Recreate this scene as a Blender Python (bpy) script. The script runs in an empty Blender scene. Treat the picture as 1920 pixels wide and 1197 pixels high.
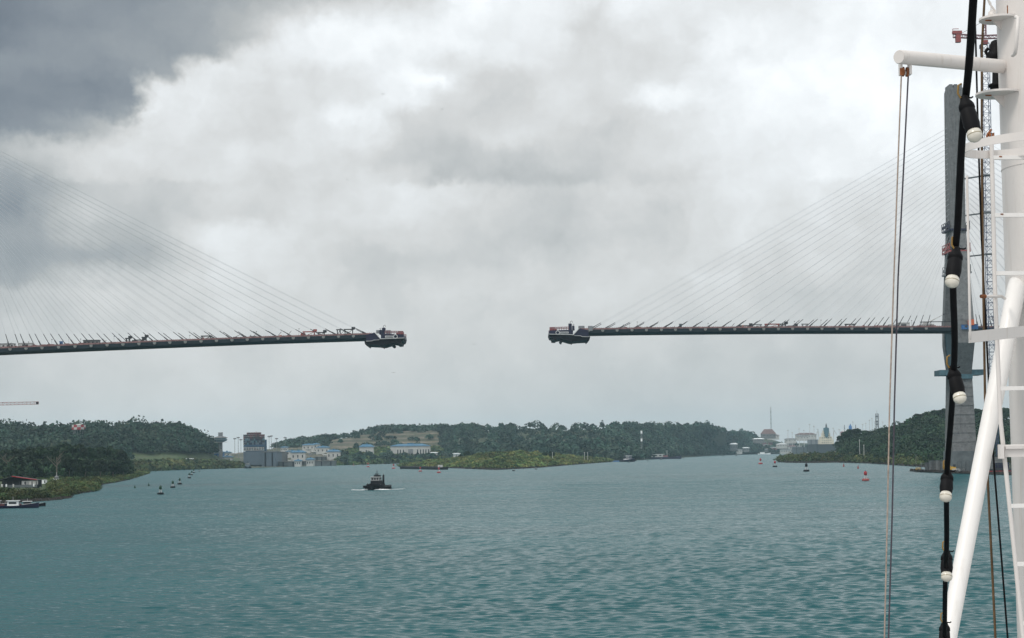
import bpy, bmesh, math, random
import numpy as np
from mathutils import Vector, Matrix
random.seed(7); RS = np.random.RandomState(11)
scene = bpy.context.scene
COL = scene.collection
# ------------------------------------------------------------------ camera
F = 3200.0; CAMZ = 15.0
CY = 748.5                                  # the frame is the upper part of a wider picture: shifted lens, less converging verticals
PITCH = math.atan((848 - CY) / F); ROLL = -0.0145
cam = bpy.data.cameras.new('camera'); camo = bpy.data.objects.new('camera', cam); COL.objects.link(camo)
cam.sensor_width = 36.0; cam.lens = F / 1920 * 36.0; cam.shift_y = (CY - 598.5) / 1920; cam.clip_start = 0.5; cam.clip_end = 40000
RM = Matrix.Rotation(math.pi / 2 + PITCH, 3, 'X') @ Matrix.Rotation(ROLL, 3, 'Z')
camo.matrix_world = Matrix.Translation((0, 0, CAMZ)) @ RM.to_4x4()
scene.camera = camo
# ------------------------------------------------------------------ light and sky
SUN_EL, SUN_AZ = math.radians(50), math.radians(228)      # azimuth from +Y, clockwise: behind and left of the camera
sun = bpy.data.lights.new('sun', 'SUN'); sun.energy = 1.5; sun.angle = math.radians(14); sun.color = (1.0, 0.95, 0.88)
suno = bpy.data.objects.new('sun', sun); COL.objects.link(suno)
sdir = Vector((math.sin(SUN_AZ) * math.cos(SUN_EL), math.cos(SUN_AZ) * math.cos(SUN_EL), math.sin(SUN_EL)))
suno.rotation_euler = sdir.to_track_quat('Z', 'Y').to_euler(); suno.location = (0, 0, 300)
world = bpy.data.worlds.new('World'); scene.world = world; world.use_nodes = True
scene.view_settings.view_transform = 'Standard'; scene.view_settings.look = 'None'
scene.view_settings.exposure = 0; scene.view_settings.gamma = 1
scene.cycles.volume_bounces = 1; scene.cycles.max_bounces = 8; scene.cycles.transparent_max_bounces = 12
scene.cycles.use_denoising = True


class NT:
    """tiny node helper"""
    def __init__(s, nt): s.nt = nt; s.n = nt.nodes; s.l = nt.links
    def new(s, t, **kw):
        x = s.n.new(t)
        for k, v in kw.items(): setattr(x, k, v)
        return x
    def setin(s, sock, v):
        if isinstance(v, bpy.types.NodeSocket): s.l.new(v, sock)
        else: sock.default_value = v
    def math(s, op, a, b=0.0, c=None, clamp=False):
        x = s.new('ShaderNodeMath', operation=op); x.use_clamp = clamp
        s.setin(x.inputs[0], a); s.setin(x.inputs[1], b)
        if c is not None: s.setin(x.inputs[2], c)
        return x.outputs[0]
    def noise(s, vec, scale, detail=4, rough=0.5, dist=0.0, out='Fac'):
        x = s.new('ShaderNodeTexNoise'); x.inputs['Scale'].default_value = scale
        x.inputs['Detail'].default_value = detail; x.inputs['Roughness'].default_value = rough
        x.inputs['Distortion'].default_value = dist; s.l.new(vec, x.inputs['Vector']); return x.outputs[out]
    def comb(s, a, b, c):
        x = s.new('ShaderNodeCombineXYZ'); s.setin(x.inputs[0], a); s.setin(x.inputs[1], b); s.setin(x.inputs[2], c); return x.outputs[0]
    def ramp(s, fac, stops):
        x = s.new('ShaderNodeValToRGB'); e = x.color_ramp.elements
        while len(e) < len(stops): e.new(0.5)
        for q, (p, c) in zip(e, stops): q.position = p; q.color = (*c, 1) if len(c) == 3 else c
        s.l.new(fac, x.inputs[0]); return x.outputs[0]
    def mix(s, fac, a, b, mode='MIX'):
        x = s.new('ShaderNodeMix', data_type='RGBA', blend_type=mode); s.setin(x.inputs[0], fac)
        for i, v in ((6, a), (7, b)):
            s.setin(x.inputs[i], v if isinstance(v, bpy.types.NodeSocket) else (*v, 1) if len(v) == 3 else v)
        return x.outputs[2]
    def vmath(s, op, a, b):
        x = s.new('ShaderNodeVectorMath', operation=op); s.setin(x.inputs[0], a); s.setin(x.inputs[1], b); return x.outputs[0]


SKYK = 1.03
def build_world():
    g = NT(world.node_tree); g.n.clear()
    tc = g.new('ShaderNodeTexCoord'); sep = g.new('ShaderNodeSeparateXYZ'); g.l.new(tc.outputs['Generated'], sep.inputs[0])
    az = g.math('ARCTAN2', sep.outputs[0], sep.outputs[1])          # radians right of +Y
    el = g.math('ARCSINE', sep.outputs[2])
    P2 = g.comb(g.math('MULTIPLY', az, 10.0), g.math('MULTIPLY', el, 10.0), 0.0)   # 3.2 units = 1000 px
    # flattened clouds, warped
    w = g.noise(P2, 1.3, 5, 0.55, out='Color')
    wv = g.vmath('MULTIPLY', g.vmath('SUBTRACT', w, (0.5, 0.5, 0.5)), (0.13, 0.10, 0.0))
    Q = g.vmath('ADD', P2, wv)
    w2 = g.noise(P2, 5.0, 4, 0.55, out='Color')
    Q = g.vmath('ADD', Q, g.vmath('MULTIPLY', g.vmath('SUBTRACT', w2, (0.5, 0.5, 0.5)), (0.17, 0.13, 0.0)))
    # streaks run down from right to left
    rot = g.new('ShaderNodeMapping'); rot.inputs['Rotation'].default_value = (0, 0, math.radians(-30)); rot.inputs['Scale'].default_value = (0.55, 1.25, 1)
    w3 = g.noise(P2, 15.0, 4, 0.6, out='Color'); Q = g.vmath('ADD', Q, g.vmath('MULTIPLY', g.vmath('SUBTRACT', w3, (0.5, 0.5, 0.5)), (0.10, 0.08, 0.0)))
    g.l.new(Q, rot.inputs[0])
    n1 = g.noise(rot.outputs[0], 0.95, 6, 0.5)
    n2 = g.noise(Q, 2.6, 6, 0.55)
    qs = g.new('ShaderNodeSeparateXYZ'); g.l.new(Q, qs.inputs[0])
    ROWS = [(-60, '0 140 300 148 450 165 620 188 780 212 900 245 1100 238 1450 236 1900 242'), (0, '0 136 150 142 310 150 450 170 625 190 780 212 860 232 910 250 1000 250 1100 236 1200 244 1300 238 1450 236 1600 245 1900 245'),
            (78, '0 124 70 132 150 146 300 150 390 168 470 185 520 212 560 236 625 241 730 246 850 250 880 240 940 227 1050 233 1100 215 1200 228 1250 224 1320 226 1390 241 1900 242'),
            (115, '0 126 60 140 150 153 260 152 350 155 415 172 440 205 470 228 520 236 680 241 780 238 850 218 950 231 1040 220 1100 214 1150 225 1220 214 1300 222 1350 241 1900 242'),
            (150, '0 144 100 153 230 147 300 150 335 165 360 215 420 233 550 228 650 225 720 238 760 251 830 249 870 222 900 212 1000 210 1100 212 1150 221 1210 214 1280 226 1350 243 1700 243 1900 240'),
            (190, '0 148 100 142 200 141 262 146 290 215 310 230 400 229 500 224 600 221 690 231 740 250 785 238 830 215 950 206 1010 215 1060 223 1120 214 1200 226 1240 243 1450 241 1900 243'),
            (225, '0 144 100 138 200 147 258 160 282 228 300 235 350 226 470 220 520 211 600 229 660 242 720 237 760 211 850 208 900 207 1000 216 1080 220 1150 212 1220 215 1300 226 1420 236 1530 243 1600 249 1900 243'),
            (260, '0 148 80 150 150 163 230 192 280 224 330 226 400 218 500 214 560 222 650 232 720 226 780 205 850 205 920 215 1000 222 1070 218 1150 209 1230 213 1300 220 1400 228 1500 238 1545 251 1650 249 1900 240'),
            (300, '0 178 60 195 150 204 230 218 300 222 400 218 450 226 600 225 700 215 780 204 850 200 950 204 1050 209 1120 205 1220 218 1400 226 1500 236 1550 249 1650 244 1900 238'),
            (337, '0 173 100 183 200 211 300 214 400 225 500 220 600 222 700 223 770 214 820 197 900 196 1000 197 1100 196 1150 209 1250 215 1350 222 1450 230 1550 241 1650 236 1900 232'),
            (358, '0 165 100 168 200 198 260 207 350 204 420 215 520 220 620 218 700 226 780 229 850 224 900 213 1000 210 1100 212 1200 218 1350 226 1450 231 1900 229'),
            (410, '0 158 60 153 120 183 180 206 250 194 300 193 400 204 480 204 560 218 640 223 720 221 800 218 900 212 1050 203 1150 210 1300 222 1450 228 1900 224'),
            (450, '0 163 100 170 180 194 250 183 330 200 420 223 500 221 600 215 700 209 800 212 900 208 950 202 1050 198 1150 203 1250 212 1400 222 1900 220'),
            (490, '0 162 80 162 150 169 220 172 300 178 350 200 430 223 500 222 560 215 620 204 700 198 800 199 950 203 1100 207 1250 210 1400 216 1900 213'),
            (530, '0 168 60 170 120 188 180 207 250 204 330 212 420 222 520 220 600 212 680 201 760 201 850 207 1000 210 1150 212 1350 215 1500 208 1600 205 1900 204'),
            (560, '0 190 60 196 120 205 180 214 330 214 520 216 700 206 850 209 1150 213 1350 212 1500 204 1600 200 1900 203'),
            (620, '0 201 150 205 400 211 600 212 800 208 1150 209 1400 206 1600 202 1900 205'), (720, '0 200 150 207 400 212 600 211 900 206 1150 203 1450 199 1900 198'), (840, '0 204 400 211 700 209 1000 204 1300 200 1900 197')]
    lin = lambda v: ((v / 255 + 0.055) / 1.055) ** 2.4
    xf = g.math('ADD', g.math('MULTIPLY', qs.outputs[0], 320 / 1900), 960 / 1900, clamp=True)
    yy = g.math('SUBTRACT', 848, g.math('MULTIPLY', g.math('ADD', qs.outputs[1], g.math('MULTIPLY', qs.outputs[0], 0.0145)), 320))
    val = None
    for i, (yr, vals) in enumerate(ROWS):
        vv = [float(q) for q in vals.split()]; prs = list(zip(vv[::2], vv[1::2]))
        rr = g.new('ShaderNodeValToRGB'); e = rr.color_ramp.elements; rr.color_ramp.interpolation = 'LINEAR'
        while len(e) < len(prs): e.new(0.5)
        for q, (p, c) in zip(e, prs): q.position = p / 1900; c = lin(min(253, c + max(0, c - 130) * 0.09)); q.color = (c, c, c, 1)
        g.l.new(xf, rr.inputs[0])
        if val is None: val = rr.outputs[0]
        else:
            f = g.new('ShaderNodeMapRange'); f.interpolation_type = 'SMOOTHSTEP'; g.l.new(yy, f.inputs[0]); f.inputs[1].default_value = ROWS[i - 1][0]; f.inputs[2].default_value = yr
            val = g.mix(f.outputs[0], val, rr.outputs[0])
    # beyond the photographed patch the cloud evens out overhead
    up = g.math('MULTIPLY', g.math('SUBTRACT', el, 0.32), 3.0, clamp=True)
    val = g.mix(up, val, (0.72, 0.72, 0.72))
    amp = g.math('ADD', 0.075, g.math('MULTIPLY', g.math('SUBTRACT', 1.0, g.math('MULTIPLY', el, 1 / 0.12), clamp=True), -0.04))
    val = g.math('MULTIPLY', val, g.math('ADD', 1.0, g.math('MULTIPLY', g.math('ADD', g.math('SUBTRACT', n1, 0.5), g.math('MULTIPLY', g.math('SUBTRACT', n2, 0.5), 1.2)), g.math('MULTIPLY', amp, 6.0))))
    val = g.math('MULTIPLY', val, SKYK)
    sd = g.new('ShaderNodeVectorMath', operation='DOT_PRODUCT'); g.l.new(tc.outputs['Generated'], sd.inputs[0]); sd.inputs[1].default_value = sdir
    back = g.math('MULTIPLY', g.math('ADD', sd.outputs['Value'], 0.1), 0.9, clamp=True)
    val = g.math('MULTIPLY', val, g.math('ADD', 1.0, g.math('MULTIPLY', back, 0.9)))
    # colour: dark cloud is bluish, bright is a touch warm
    tint = g.ramp(val, [(0.15, (0.80, 0.97, 1.20)), (0.36, (0.90, 0.99, 1.07)), (0.5, (0.955, 1.0, 1.01)), (0.72, (0.985, 1.0, 0.995)), (0.95, (0.965, 1.0, 1.02))])
    vx = g.comb(val, val, val)
    cloud = g.mix(1.0, vx, tint, 'MULTIPLY')
    sky = g.new('ShaderNodeTexSky', sky_type='NISHITA'); sky.sun_disc = False
    sky.sun_elevation = SUN_EL; sky.sun_rotation = SUN_AZ
    bg1 = g.new('ShaderNodeBackground'); g.l.new(sky.outputs[0], bg1.inputs[0]); bg1.inputs[1].default_value = 0.05
    bg2 = g.new('ShaderNodeBackground'); g.l.new(cloud, bg2.inputs[0]); bg2.inputs[1].default_value = 1.0
    mx = g.new('ShaderNodeMixShader'); mx.inputs[0].default_value = 0.93
    g.l.new(bg1.outputs[0], mx.inputs[1]); g.l.new(bg2.outputs[0], mx.inputs[2])
    out = g.new('ShaderNodeOutputWorld'); g.l.new(mx.outputs[0], out.inputs[0])
    world.cycles.sampling_method = 'MANUAL'; world.cycles.sample_map_resolution = 512
build_world()


# ------------------------------------------------------------------ unprojection of photograph measurements to real positions
def ray(px, py):
    return RM @ Vector(((px - 960) / F, -(py - CY) / F, -1.0))
def P(px, py, Y=None):
    d = ray(px, py)
    t = (-CAMZ / d.z) if Y is None else Y / d.y
    return Vector((d.x * t, d.y * t, CAMZ + d.z * t))
def Wd(px, py): return P(px, py).y
def HY(px):                                # pixel row of the horizon
    lo, hi = 700.0, 1000.0
    for _ in range(40):
        m = (lo + hi) / 2
        if ray(px, m).z > 0: lo = m
        else: hi = m
    return lo


# ------------------------------------------------------------------ materials
MATS = {}
def mat(name, col, rough=0.6, metal=0.0, var=0.18, scale=1.0, col2=None, c2lo=0.55, c2hi=0.7, bump=0.0, spec=0.4, attr=False, trans=0.0):
    if name in MATS: return MATS[name]
    m = bpy.data.materials.new(name); m.use_nodes = True
    g = NT(m.node_tree); b = g.n['Principled BSDF']
    tc = g.new('ShaderNodeTexCoord')
    n = g.noise(tc.outputs['Object'], scale, 5, 0.6)
    dark = tuple(c * (1 - var) for c in col); lite = tuple(min(1, c * (1 + var)) for c in col)
    c = g.ramp(n, [(0.3, dark), (0.7, lite)])
    if col2 is not None:
        n2 = g.noise(tc.outputs['Object'], scale * 2.3, 6, 0.7, 0.6)
        f = g.new('ShaderNodeMapRange'); g.l.new(n2, f.inputs[0]); f.inputs[1].default_value = c2lo; f.inputs[2].default_value = c2hi
        c = g.mix(f.outputs[0], c, col2)
    if attr:
        a = g.new('ShaderNodeAttribute'); a.attribute_name = 'tint'
        c = g.mix(1.0, c, a.outputs['Color'], 'MULTIPLY')
        oi = g.new('ShaderNodeObjectInfo')
        hs = g.new('ShaderNodeHueSaturation')
        g.l.new(g.math('ADD', 0.485, g.math('MULTIPLY', oi.outputs['Random'], 0.03)), hs.inputs['Hue'])
        g.l.new(g.math('ADD', 0.75, g.math('MULTIPLY', oi.outputs['Random'], 0.5)), hs.inputs['Value'])
        g.l.new(c, hs.inputs['Color']); c = hs.outputs[0]
    g.l.new(c, b.inputs['Base Color']); b.inputs['Roughness'].default_value = rough
    b.inputs['Metallic'].default_value = metal; b.inputs['Specular IOR Level'].default_value = spec
    if bump:
        bp = g.new('ShaderNodeBump'); bp.inputs['Strength'].default_value = bump; bp.inputs['Distance'].default_value = 0.1
        g.l.new(n, bp.inputs['Height']); g.l.new(bp.outputs[0], b.inputs['Normal'])
    MATS[name] = m; return m

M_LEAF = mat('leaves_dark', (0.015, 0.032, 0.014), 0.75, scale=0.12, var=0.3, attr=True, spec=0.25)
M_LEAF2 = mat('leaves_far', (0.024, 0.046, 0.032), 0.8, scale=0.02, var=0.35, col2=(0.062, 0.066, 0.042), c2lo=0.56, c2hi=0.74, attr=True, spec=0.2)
M_GRASS = mat('grass', (0.064, 0.086, 0.034), 0.85, scale=0.05, var=0.35, col2=(0.05, 0.075, 0.026), attr=True, spec=0.2)
M_SPITGRASS = mat('spit_grass_blades', (0.105, 0.125, 0.045), 0.85, scale=0.03, var=0.4, col2=(0.045, 0.065, 0.028), c2lo=0.48, c2hi=0.6, attr=True, spec=0.2)
M_BARK = mat('bark', (0.12, 0.10, 0.08), 0.9, scale=1.5)
M_DEADBARK = mat('pale_bark', (0.15, 0.13, 0.105), 0.9, scale=0.8)
M_GROUND = mat('ground_grassy', (0.052, 0.078, 0.032), 0.95, scale=0.03, var=0.35, col2=(0.085, 0.08, 0.045), c2lo=0.55, c2hi=0.68)
M_FORESTFLOOR = mat('forest_floor', (0.035, 0.045, 0.022), 0.95, scale=0.03, var=0.3)
M_WHITE = mat('white_paint', (0.64, 0.60, 0.57), 0.38, scale=3.0, var=0.035, col2=(0.62, 0.58, 0.53), c2lo=0.62, c2hi=0.95, bump=0.05)
M_WHITEBR = mat('white_brace_paint', (0.77, 0.74, 0.71), 0.35, scale=2.0, var=0.03, bump=0.03)
M_RUST = mat('rust', (0.22, 0.075, 0.025), 0.8, scale=30, var=0.5, bump=0.4)
M_BLACKRUB = mat('black_rubber', (0.006, 0.006, 0.007), 0.6, scale=20, var=0.3, spec=0.12)
M_BLACK = mat('black_paint', (0.010, 0.010, 0.013), 0.6, scale=2, var=0.3, spec=0.15)
M_BULB = mat('bulb_glass', (0.62, 0.58, 0.50), 0.18, scale=25, var=0.12, spec=0.6)
M_ROPE = mat('rope', (0.30, 0.24, 0.20), 0.8, scale=40, var=0.3)
M_ROPED = mat('dark_rope', (0.05, 0.045, 0.06), 0.7, scale=40, var=0.3)
M_BROWNROPE = mat('brown_rope', (0.09, 0.052, 0.022), 0.7, scale=8, var=0.5)
M_CONC = mat('concrete', (0.165, 0.168, 0.168), 0.85, scale=0.35, var=0.22, col2=(0.075, 0.083, 0.088), c2lo=0.50, c2hi=0.72)
M_CONCD = mat('dark_concrete', (0.10, 0.115, 0.12), 0.85, scale=0.2, var=0.3)
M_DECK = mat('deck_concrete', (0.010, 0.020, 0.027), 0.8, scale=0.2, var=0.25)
M_CABLE = mat('cable_sheath', (0.55, 0.57, 0.60), 0.4, scale=0.5, var=0.05)
M_STUB = mat('anchor_steel', (0.03, 0.032, 0.036), 0.5, scale=1)
M_BRACKET = mat('bracket_concrete', (0.22, 0.23, 0.22), 0.8, scale=1)
M_REDRAIL = mat('red_netting', (0.23, 0.13, 0.125), 0.8, scale=0.6, var=0.5)
M_RED = mat('red_paint', (0.30, 0.018, 0.026), 0.45, scale=1.0, var=0.2)
M_REDD = mat('dull_red', (0.26, 0.06, 0.055), 0.6, scale=0.8, var=0.3)
M_PINK = mat('faded_red', (0.24, 0.12, 0.13), 0.7, scale=1, var=0.2)
M_GREEN = mat('green_paint', (0.006, 0.045, 0.022), 0.5, scale=1, var=0.2)
M_BLUE = mat('blue_paint', (0.03, 0.12, 0.30), 0.5, scale=1, var=0.2)
M_NAVY = mat('navy_steel', (0.008, 0.008, 0.032), 0.5, scale=0.6, var=0.3)
M_CRBLUE = mat('crane_blue', (0.035, 0.055, 0.12), 0.5, scale=1, var=0.2)
M_TEAL = mat('formwork_teal', (0.06, 0.13, 0.16), 0.6, scale=0.7, var=0.3)
M_ORANGE = mat('orange_plastic', (0.55, 0.13, 0.05), 0.6, scale=1)
M_YELLOW = mat('yellow_paint', (0.50, 0.30, 0.03), 0.5, scale=1, var=0.2)
M_STEEL = mat('grey_steel', (0.20, 0.21, 0.22), 0.5, metal=0.2, scale=0.5, var=0.2)
M_PALE = mat('pale_panel', (0.50, 0.50, 0.49), 0.6, scale=0.5, var=0.15)
M_BWALL = mat('white_render', (0.44, 0.44, 0.42), 0.8, scale=0.08, var=0.12)
M_ROOFB = mat('blue_roof', (0.03, 0.12, 0.21), 0.5, scale=0.2, var=0.15)
M_ROOFR = mat('red_roof', (0.12, 0.068, 0.06), 0.6, scale=0.3, var=0.25)
M_WIN = mat('dark_glass', (0.02, 0.025, 0.03), 0.12, scale=1, spec=0.6)
M_HULLGREY = mat('ship_hull_blue_grey', (0.085, 0.115, 0.145), 0.6, scale=0.05, var=0.2)
M_ROCK = mat('dark_rock', (0.035, 0.030, 0.027), 0.95, scale=0.4, var=0.5)
M_FOAM = mat('foam', (0.80, 0.82, 0.82), 0.9, scale=0.8, var=0.08)
M_TAN = mat('bare_soil', (0.125, 0.105, 0.08), 0.95, scale=0.02, var=0.3, col2=(0.06, 0.07, 0.04), c2lo=0.48, c2hi=0.6)
M_MAR = mat('container_maroon', (0.09, 0.03, 0.035), .7); M_CB = mat('container_blue', (0.03, 0.07, 0.13), .7)
def streaked():
    for M_, amt in ((M_WHITE, .55), (M_WHITEBR, .25), (M_CONC, .5)):
        g = NT(M_.node_tree); b = g.n['Principled BSDF']; src = b.inputs['Base Color'].links[0].from_socket
        tc = g.new('ShaderNodeTexCoord'); mp = g.new('ShaderNodeMapping'); mp.inputs['Scale'].default_value = (22, 22, 1.3) if M_ is not M_CONC else (1.1, 1.1, .05); g.l.new(tc.outputs['Object'], mp.inputs[0])
        n = g.noise(mp.outputs[0], 1.0, 5, 0.65); f = g.new('ShaderNodeMapRange'); g.l.new(n, f.inputs[0]); f.inputs[1].default_value = .56; f.inputs[2].default_value = .78; f.inputs[4].default_value = amt
        c = g.mix(f.outputs[0], src, (0.40, 0.33, 0.26) if M_ is not M_CONC else (0.06, 0.065, 0.07))
        if M_ is not M_CONC:
            n2 = g.noise(tc.outputs['Object'], 9.0, 6, 0.7); f2 = g.new('ShaderNodeMapRange'); g.l.new(n2, f2.inputs[0]); f2.inputs[1].default_value = .70; f2.inputs[2].default_value = .74; f2.inputs[4].default_value = .8
            c = g.mix(f2.outputs[0], c, (0.30, 0.14, 0.05))
        g.l.new(c, b.inputs['Base Color'])
streaked()
def banded():
    g = NT(M_TAN.node_tree); b = g.n['Principled BSDF']; src = b.inputs['Base Color'].links[0].from_socket
    tc = g.new('ShaderNodeTexCoord'); sp = g.new('ShaderNodeSeparateXYZ'); g.l.new(tc.outputs['Object'], sp.inputs[0])
    z = g.math('ADD', g.math('MULTIPLY', sp.outputs[2], 0.85), g.math('MULTIPLY', g.noise(tc.outputs['Object'], 0.012, 4), 6.0))
    f = g.ramp(g.math('SINE', z), [(0.35, (0.45, 0.55, 0.42)), (0.6, (1.15, 1.1, 1.05))]); c = g.mix(0.85, src, f, 'MULTIPLY'); g.l.new(c, b.inputs['Base Color'])
banded()
M_SKIN = mat('skin', (0.25, 0.14, 0.09), 0.6, scale=5)


# ------------------------------------------------------------------ mesh building
class MB:
    def __init__(s): s.v = []; s.f = []; s.sm = []
    def add(s, vs, fs, smooth=False):
        o = len(s.v); s.v += [tuple(v) for v in vs]; s.f += [tuple(i + o for i in f) for f in fs]; s.sm += [smooth] * len(fs); return s
    def box(s, c, d, rz=0.0, taper=1.0, M=None):
        hx, hy, hz = d[0] / 2, d[1] / 2, d[2] / 2
        cs, sn = math.cos(rz), math.sin(rz); vs = []
        for z, k in ((-hz, 1), (hz, taper)):
            for x, y in ((-hx, -hy), (hx, -hy), (hx, hy), (-hx, hy)):
                x2, y2 = x * k, y * k
                v = Vector((c[0] + x2 * cs - y2 * sn, c[1] + x2 * sn + y2 * cs, c[2] + z)); vs.append(M @ v if M else v)
        return s.add(vs, [(0, 3, 2, 1), (4, 5, 6, 7), (0, 1, 5, 4), (1, 2, 6, 5), (2, 3, 7, 6), (3, 0, 4, 7)])
    def loft(s, rings, cap=True, smooth=False):
        n = len(rings[0]); vs = [v for r in rings for v in r]; fs = []
        for i in range(len(rings) - 1):
            for j in range(n):
                k = (j + 1) % n; fs.append((i * n + j, i * n + k, (i + 1) * n + k, (i + 1) * n + j))
        s.add(vs, fs, smooth)
        if cap: s.add(rings[0], [tuple(range(n))[::-1]]); s.add(rings[-1], [tuple(range(n))])
        return s
    def tube(s, pts, r, n=8, cap=True, smooth=True):
        pts = [Vector(p) for p in pts]; rs = r if isinstance(r, (list, tuple)) else [r] * len(pts); rings = []
        t0 = (pts[1] - pts[0]).normalized(); up = Vector((0, 0, 1)) if abs(t0.z) < 0.9 else Vector((0, 1, 0))
        a = t0.cross(up).normalized()
        for i, p in enumerate(pts):
            t = (pts[min(i + 1, len(pts) - 1)] - pts[max(i - 1, 0)]).normalized()
            a = (a - t * a.dot(t)).normalized(); b = t.cross(a)
            rings.append([p + (a * math.cos(2 * math.pi * k / n) + b * math.sin(2 * math.pi * k / n)) * rs[i] for k in range(n)])
        return s.loft(rings, cap, smooth)
    def bar(s, a, b, w, h=None):
        return s.tube([a, b], w * 0.7071, 4, True, False)
    def lathe(s, prof, c=(0, 0, 0), n=16, smooth=True):
        rings = [[Vector((c[0] + r * math.cos(2 * math.pi * k / n), c[1] + r * math.sin(2 * math.pi * k / n), c[2] + z)) for k in range(n)] for r, z in prof]
        return s.loft(rings, True, smooth)
    def sphere(s, c, r, n=12, sq=(1, 1, 1)):
        prof = [(math.sin(math.pi * i / n), -math.cos(math.pi * i / n)) for i in range(1, n)]
        rings = [[Vector((c[0] + r * sq[0] * a * math.cos(2 * math.pi * k / n), c[1] + r * sq[1] * a * math.sin(2 * math.pi * k / n), c[2] + r * sq[2] * z)) for k in range(n)] for a, z in prof]
        return s.loft(rings, True, True)
    def lattice(s, a, b, w, bay, t, wz=None):
        """square lattice boom between a and b"""
        a = Vector(a); b = Vector(b); d = (b - a); L = d.length; d.normalize()
        up = Vector((0, 0, 1)) if abs(d.z) < 0.9 else Vector((0, 1, 0))
        x = d.cross(up).normalized(); y = x.cross(d).normalized(); hw = w / 2; hz = (wz or w) / 2
        cor = [x * hw + y * hz, -x * hw + y * hz, -x * hw - y * hz, x * hw - y * hz]
        for c in cor: s.bar(a + c, b + c, t)
        n = max(1, int(L / bay))
        for i in range(n + 1):
            p = a + d * (L * i / n)
            for k in range(4): s.bar(p + cor[k], p + cor[(k + 1) % 4], t * 0.7)
            if i < n:
                q = a + d * (L * (i + 1) / n)
                for k in range(4):
                    u, v = (k, (k + 1) % 4) if i % 2 else ((k + 1) % 4, k)
                    s.bar(p + cor[u], q + cor[v], t * 0.6)
        return s
    def build(s, name, m, parent=None, loc=None):
        me = bpy.data.meshes.new(name); me.from_pydata(s.v, [], s.f); me.materials.append(m)
        me.polygons.foreach_set('use_smooth', s.sm)
        bm = bmesh.new(); bm.from_mesh(me); bmesh.ops.recalc_face_normals(bm, faces=bm.faces); bm.to_mesh(me); bm.free()
        o = bpy.data.objects.new(name, me); COL.objects.link(o)
        if parent is not None:
            o.parent = parent
            o.matrix_parent_inverse = Matrix.Identity(4)
        if loc is not None: o.location = loc
        return o

def tag(o, label=None, cat=None, group=None, kind=None):
    if label: o['label'] = label
    if cat: o['category'] = cat
    if group: o['group'] = group
    if kind: o['kind'] = kind
    return o
def empty(name, loc, label, cat, group=None, rz=0.0):
    o = bpy.data.objects.new(name, None); o.location = loc; o.rotation_euler = (0, 0, rz); o.empty_display_size = 0.5
    COL.objects.link(o); return tag(o, label, cat, group)
def copy_tree(o, parent=None):
    c = o.copy(); COL.objects.link(c)
    if parent is not None: c.parent = parent
    for ch in list(o.children): copy_tree(ch, c)
    return c
def relabel(o, label=None, group=None):
    if label: o['label'] = label
    if group: o['group'] = group
    return o
def npmesh(name, verts, quads, m, tint=None, parent=None):
    me = bpy.data.meshes.new(name); nv, nf = len(verts), len(quads)
    me.vertices.add(nv); me.vertices.foreach_set('co', verts.astype(np.float32).ravel())
    me.loops.add(nf * 4); me.loops.foreach_set('vertex_index', quads.astype(np.int32).ravel())
    me.polygons.add(nf); me.polygons.foreach_set('loop_start', np.arange(nf, dtype=np.int32) * 4)
    me.update(calc_edges=True); me.materials.append(m)
    if tint is not None:
        a = me.color_attributes.new('tint', 'FLOAT_COLOR', 'POINT')
        c = np.ones((nv, 4), np.float32); c[:, :3] = tint; a.data.foreach_set('color', c.ravel())
    o = bpy.data.objects.new(name, me); COL.objects.link(o)
    if parent is not None: o.parent = parent
    return o

# ------------------------------------------------------------------ foliage
def leafquads(c, nrm, size, rs):
    """c Nx3 centres, nrm Nx3 normals, size N -> quads lying near the normal's plane"""
    n = len(c); r = rs.normal(size=(n, 3)); nn = nrm + r * 0.55; nn /= np.linalg.norm(nn, axis=1)[:, None] + 1e-9
    t = np.cross(nn, rs.normal(size=(n, 3))); t /= np.linalg.norm(t, axis=1)[:, None] + 1e-9
    b = np.cross(nn, t); s = size[:, None]
    k = rs.uniform(0.6, 1.1, (n, 1))
    v = np.stack([c - t * s - b * s * k * 0.6, c + t * s * 0.7 - b * s * k, c + t * s + b * s * k * 0.7, c - t * s * 0.6 + b * s * k], 1).reshape(-1, 3)
    return v, np.arange(4 * n).reshape(-1, 4)
def crown_points(rs, rad, hgt, nlobe, per, flat=0.75):
    """lobed crown: points on shells of many lobes; centre at 0, top near hgt"""
    C, N, T = [], [], []
    for i in range(nlobe):
        a = rs.uniform(0, 2 * math.pi); h = rs.uniform(0.12, 1.0) ** 0.8
        rr = rad * math.sqrt(max(0.05, 1 - (h * 0.95) ** 2.4)) * rs.uniform(0.25, 0.85) * (0.75 if h < 0.25 else 1)
        c = np.array([rr * math.cos(a), rr * math.sin(a), h * hgt * 0.85]); r = rad * rs.uniform(0.22, 0.42)
        d = rs.normal(size=(per, 3)); d /= np.linalg.norm(d, axis=1)[:, None]
        d[:, 2] = np.where(d[:, 2] < -0.45, -d[:, 2], d[:, 2])
        p = c + d * r * np.array([1.05, 1.05, flat]) * rs.uniform(0.72, 1.08, (per, 1))
        C.append(p); N.append(d); T.append(np.full(per, rs.uniform(0.6, 1.35)))
    return np.concatenate(C), np.concatenate(N), np.concatenate(T)
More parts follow.
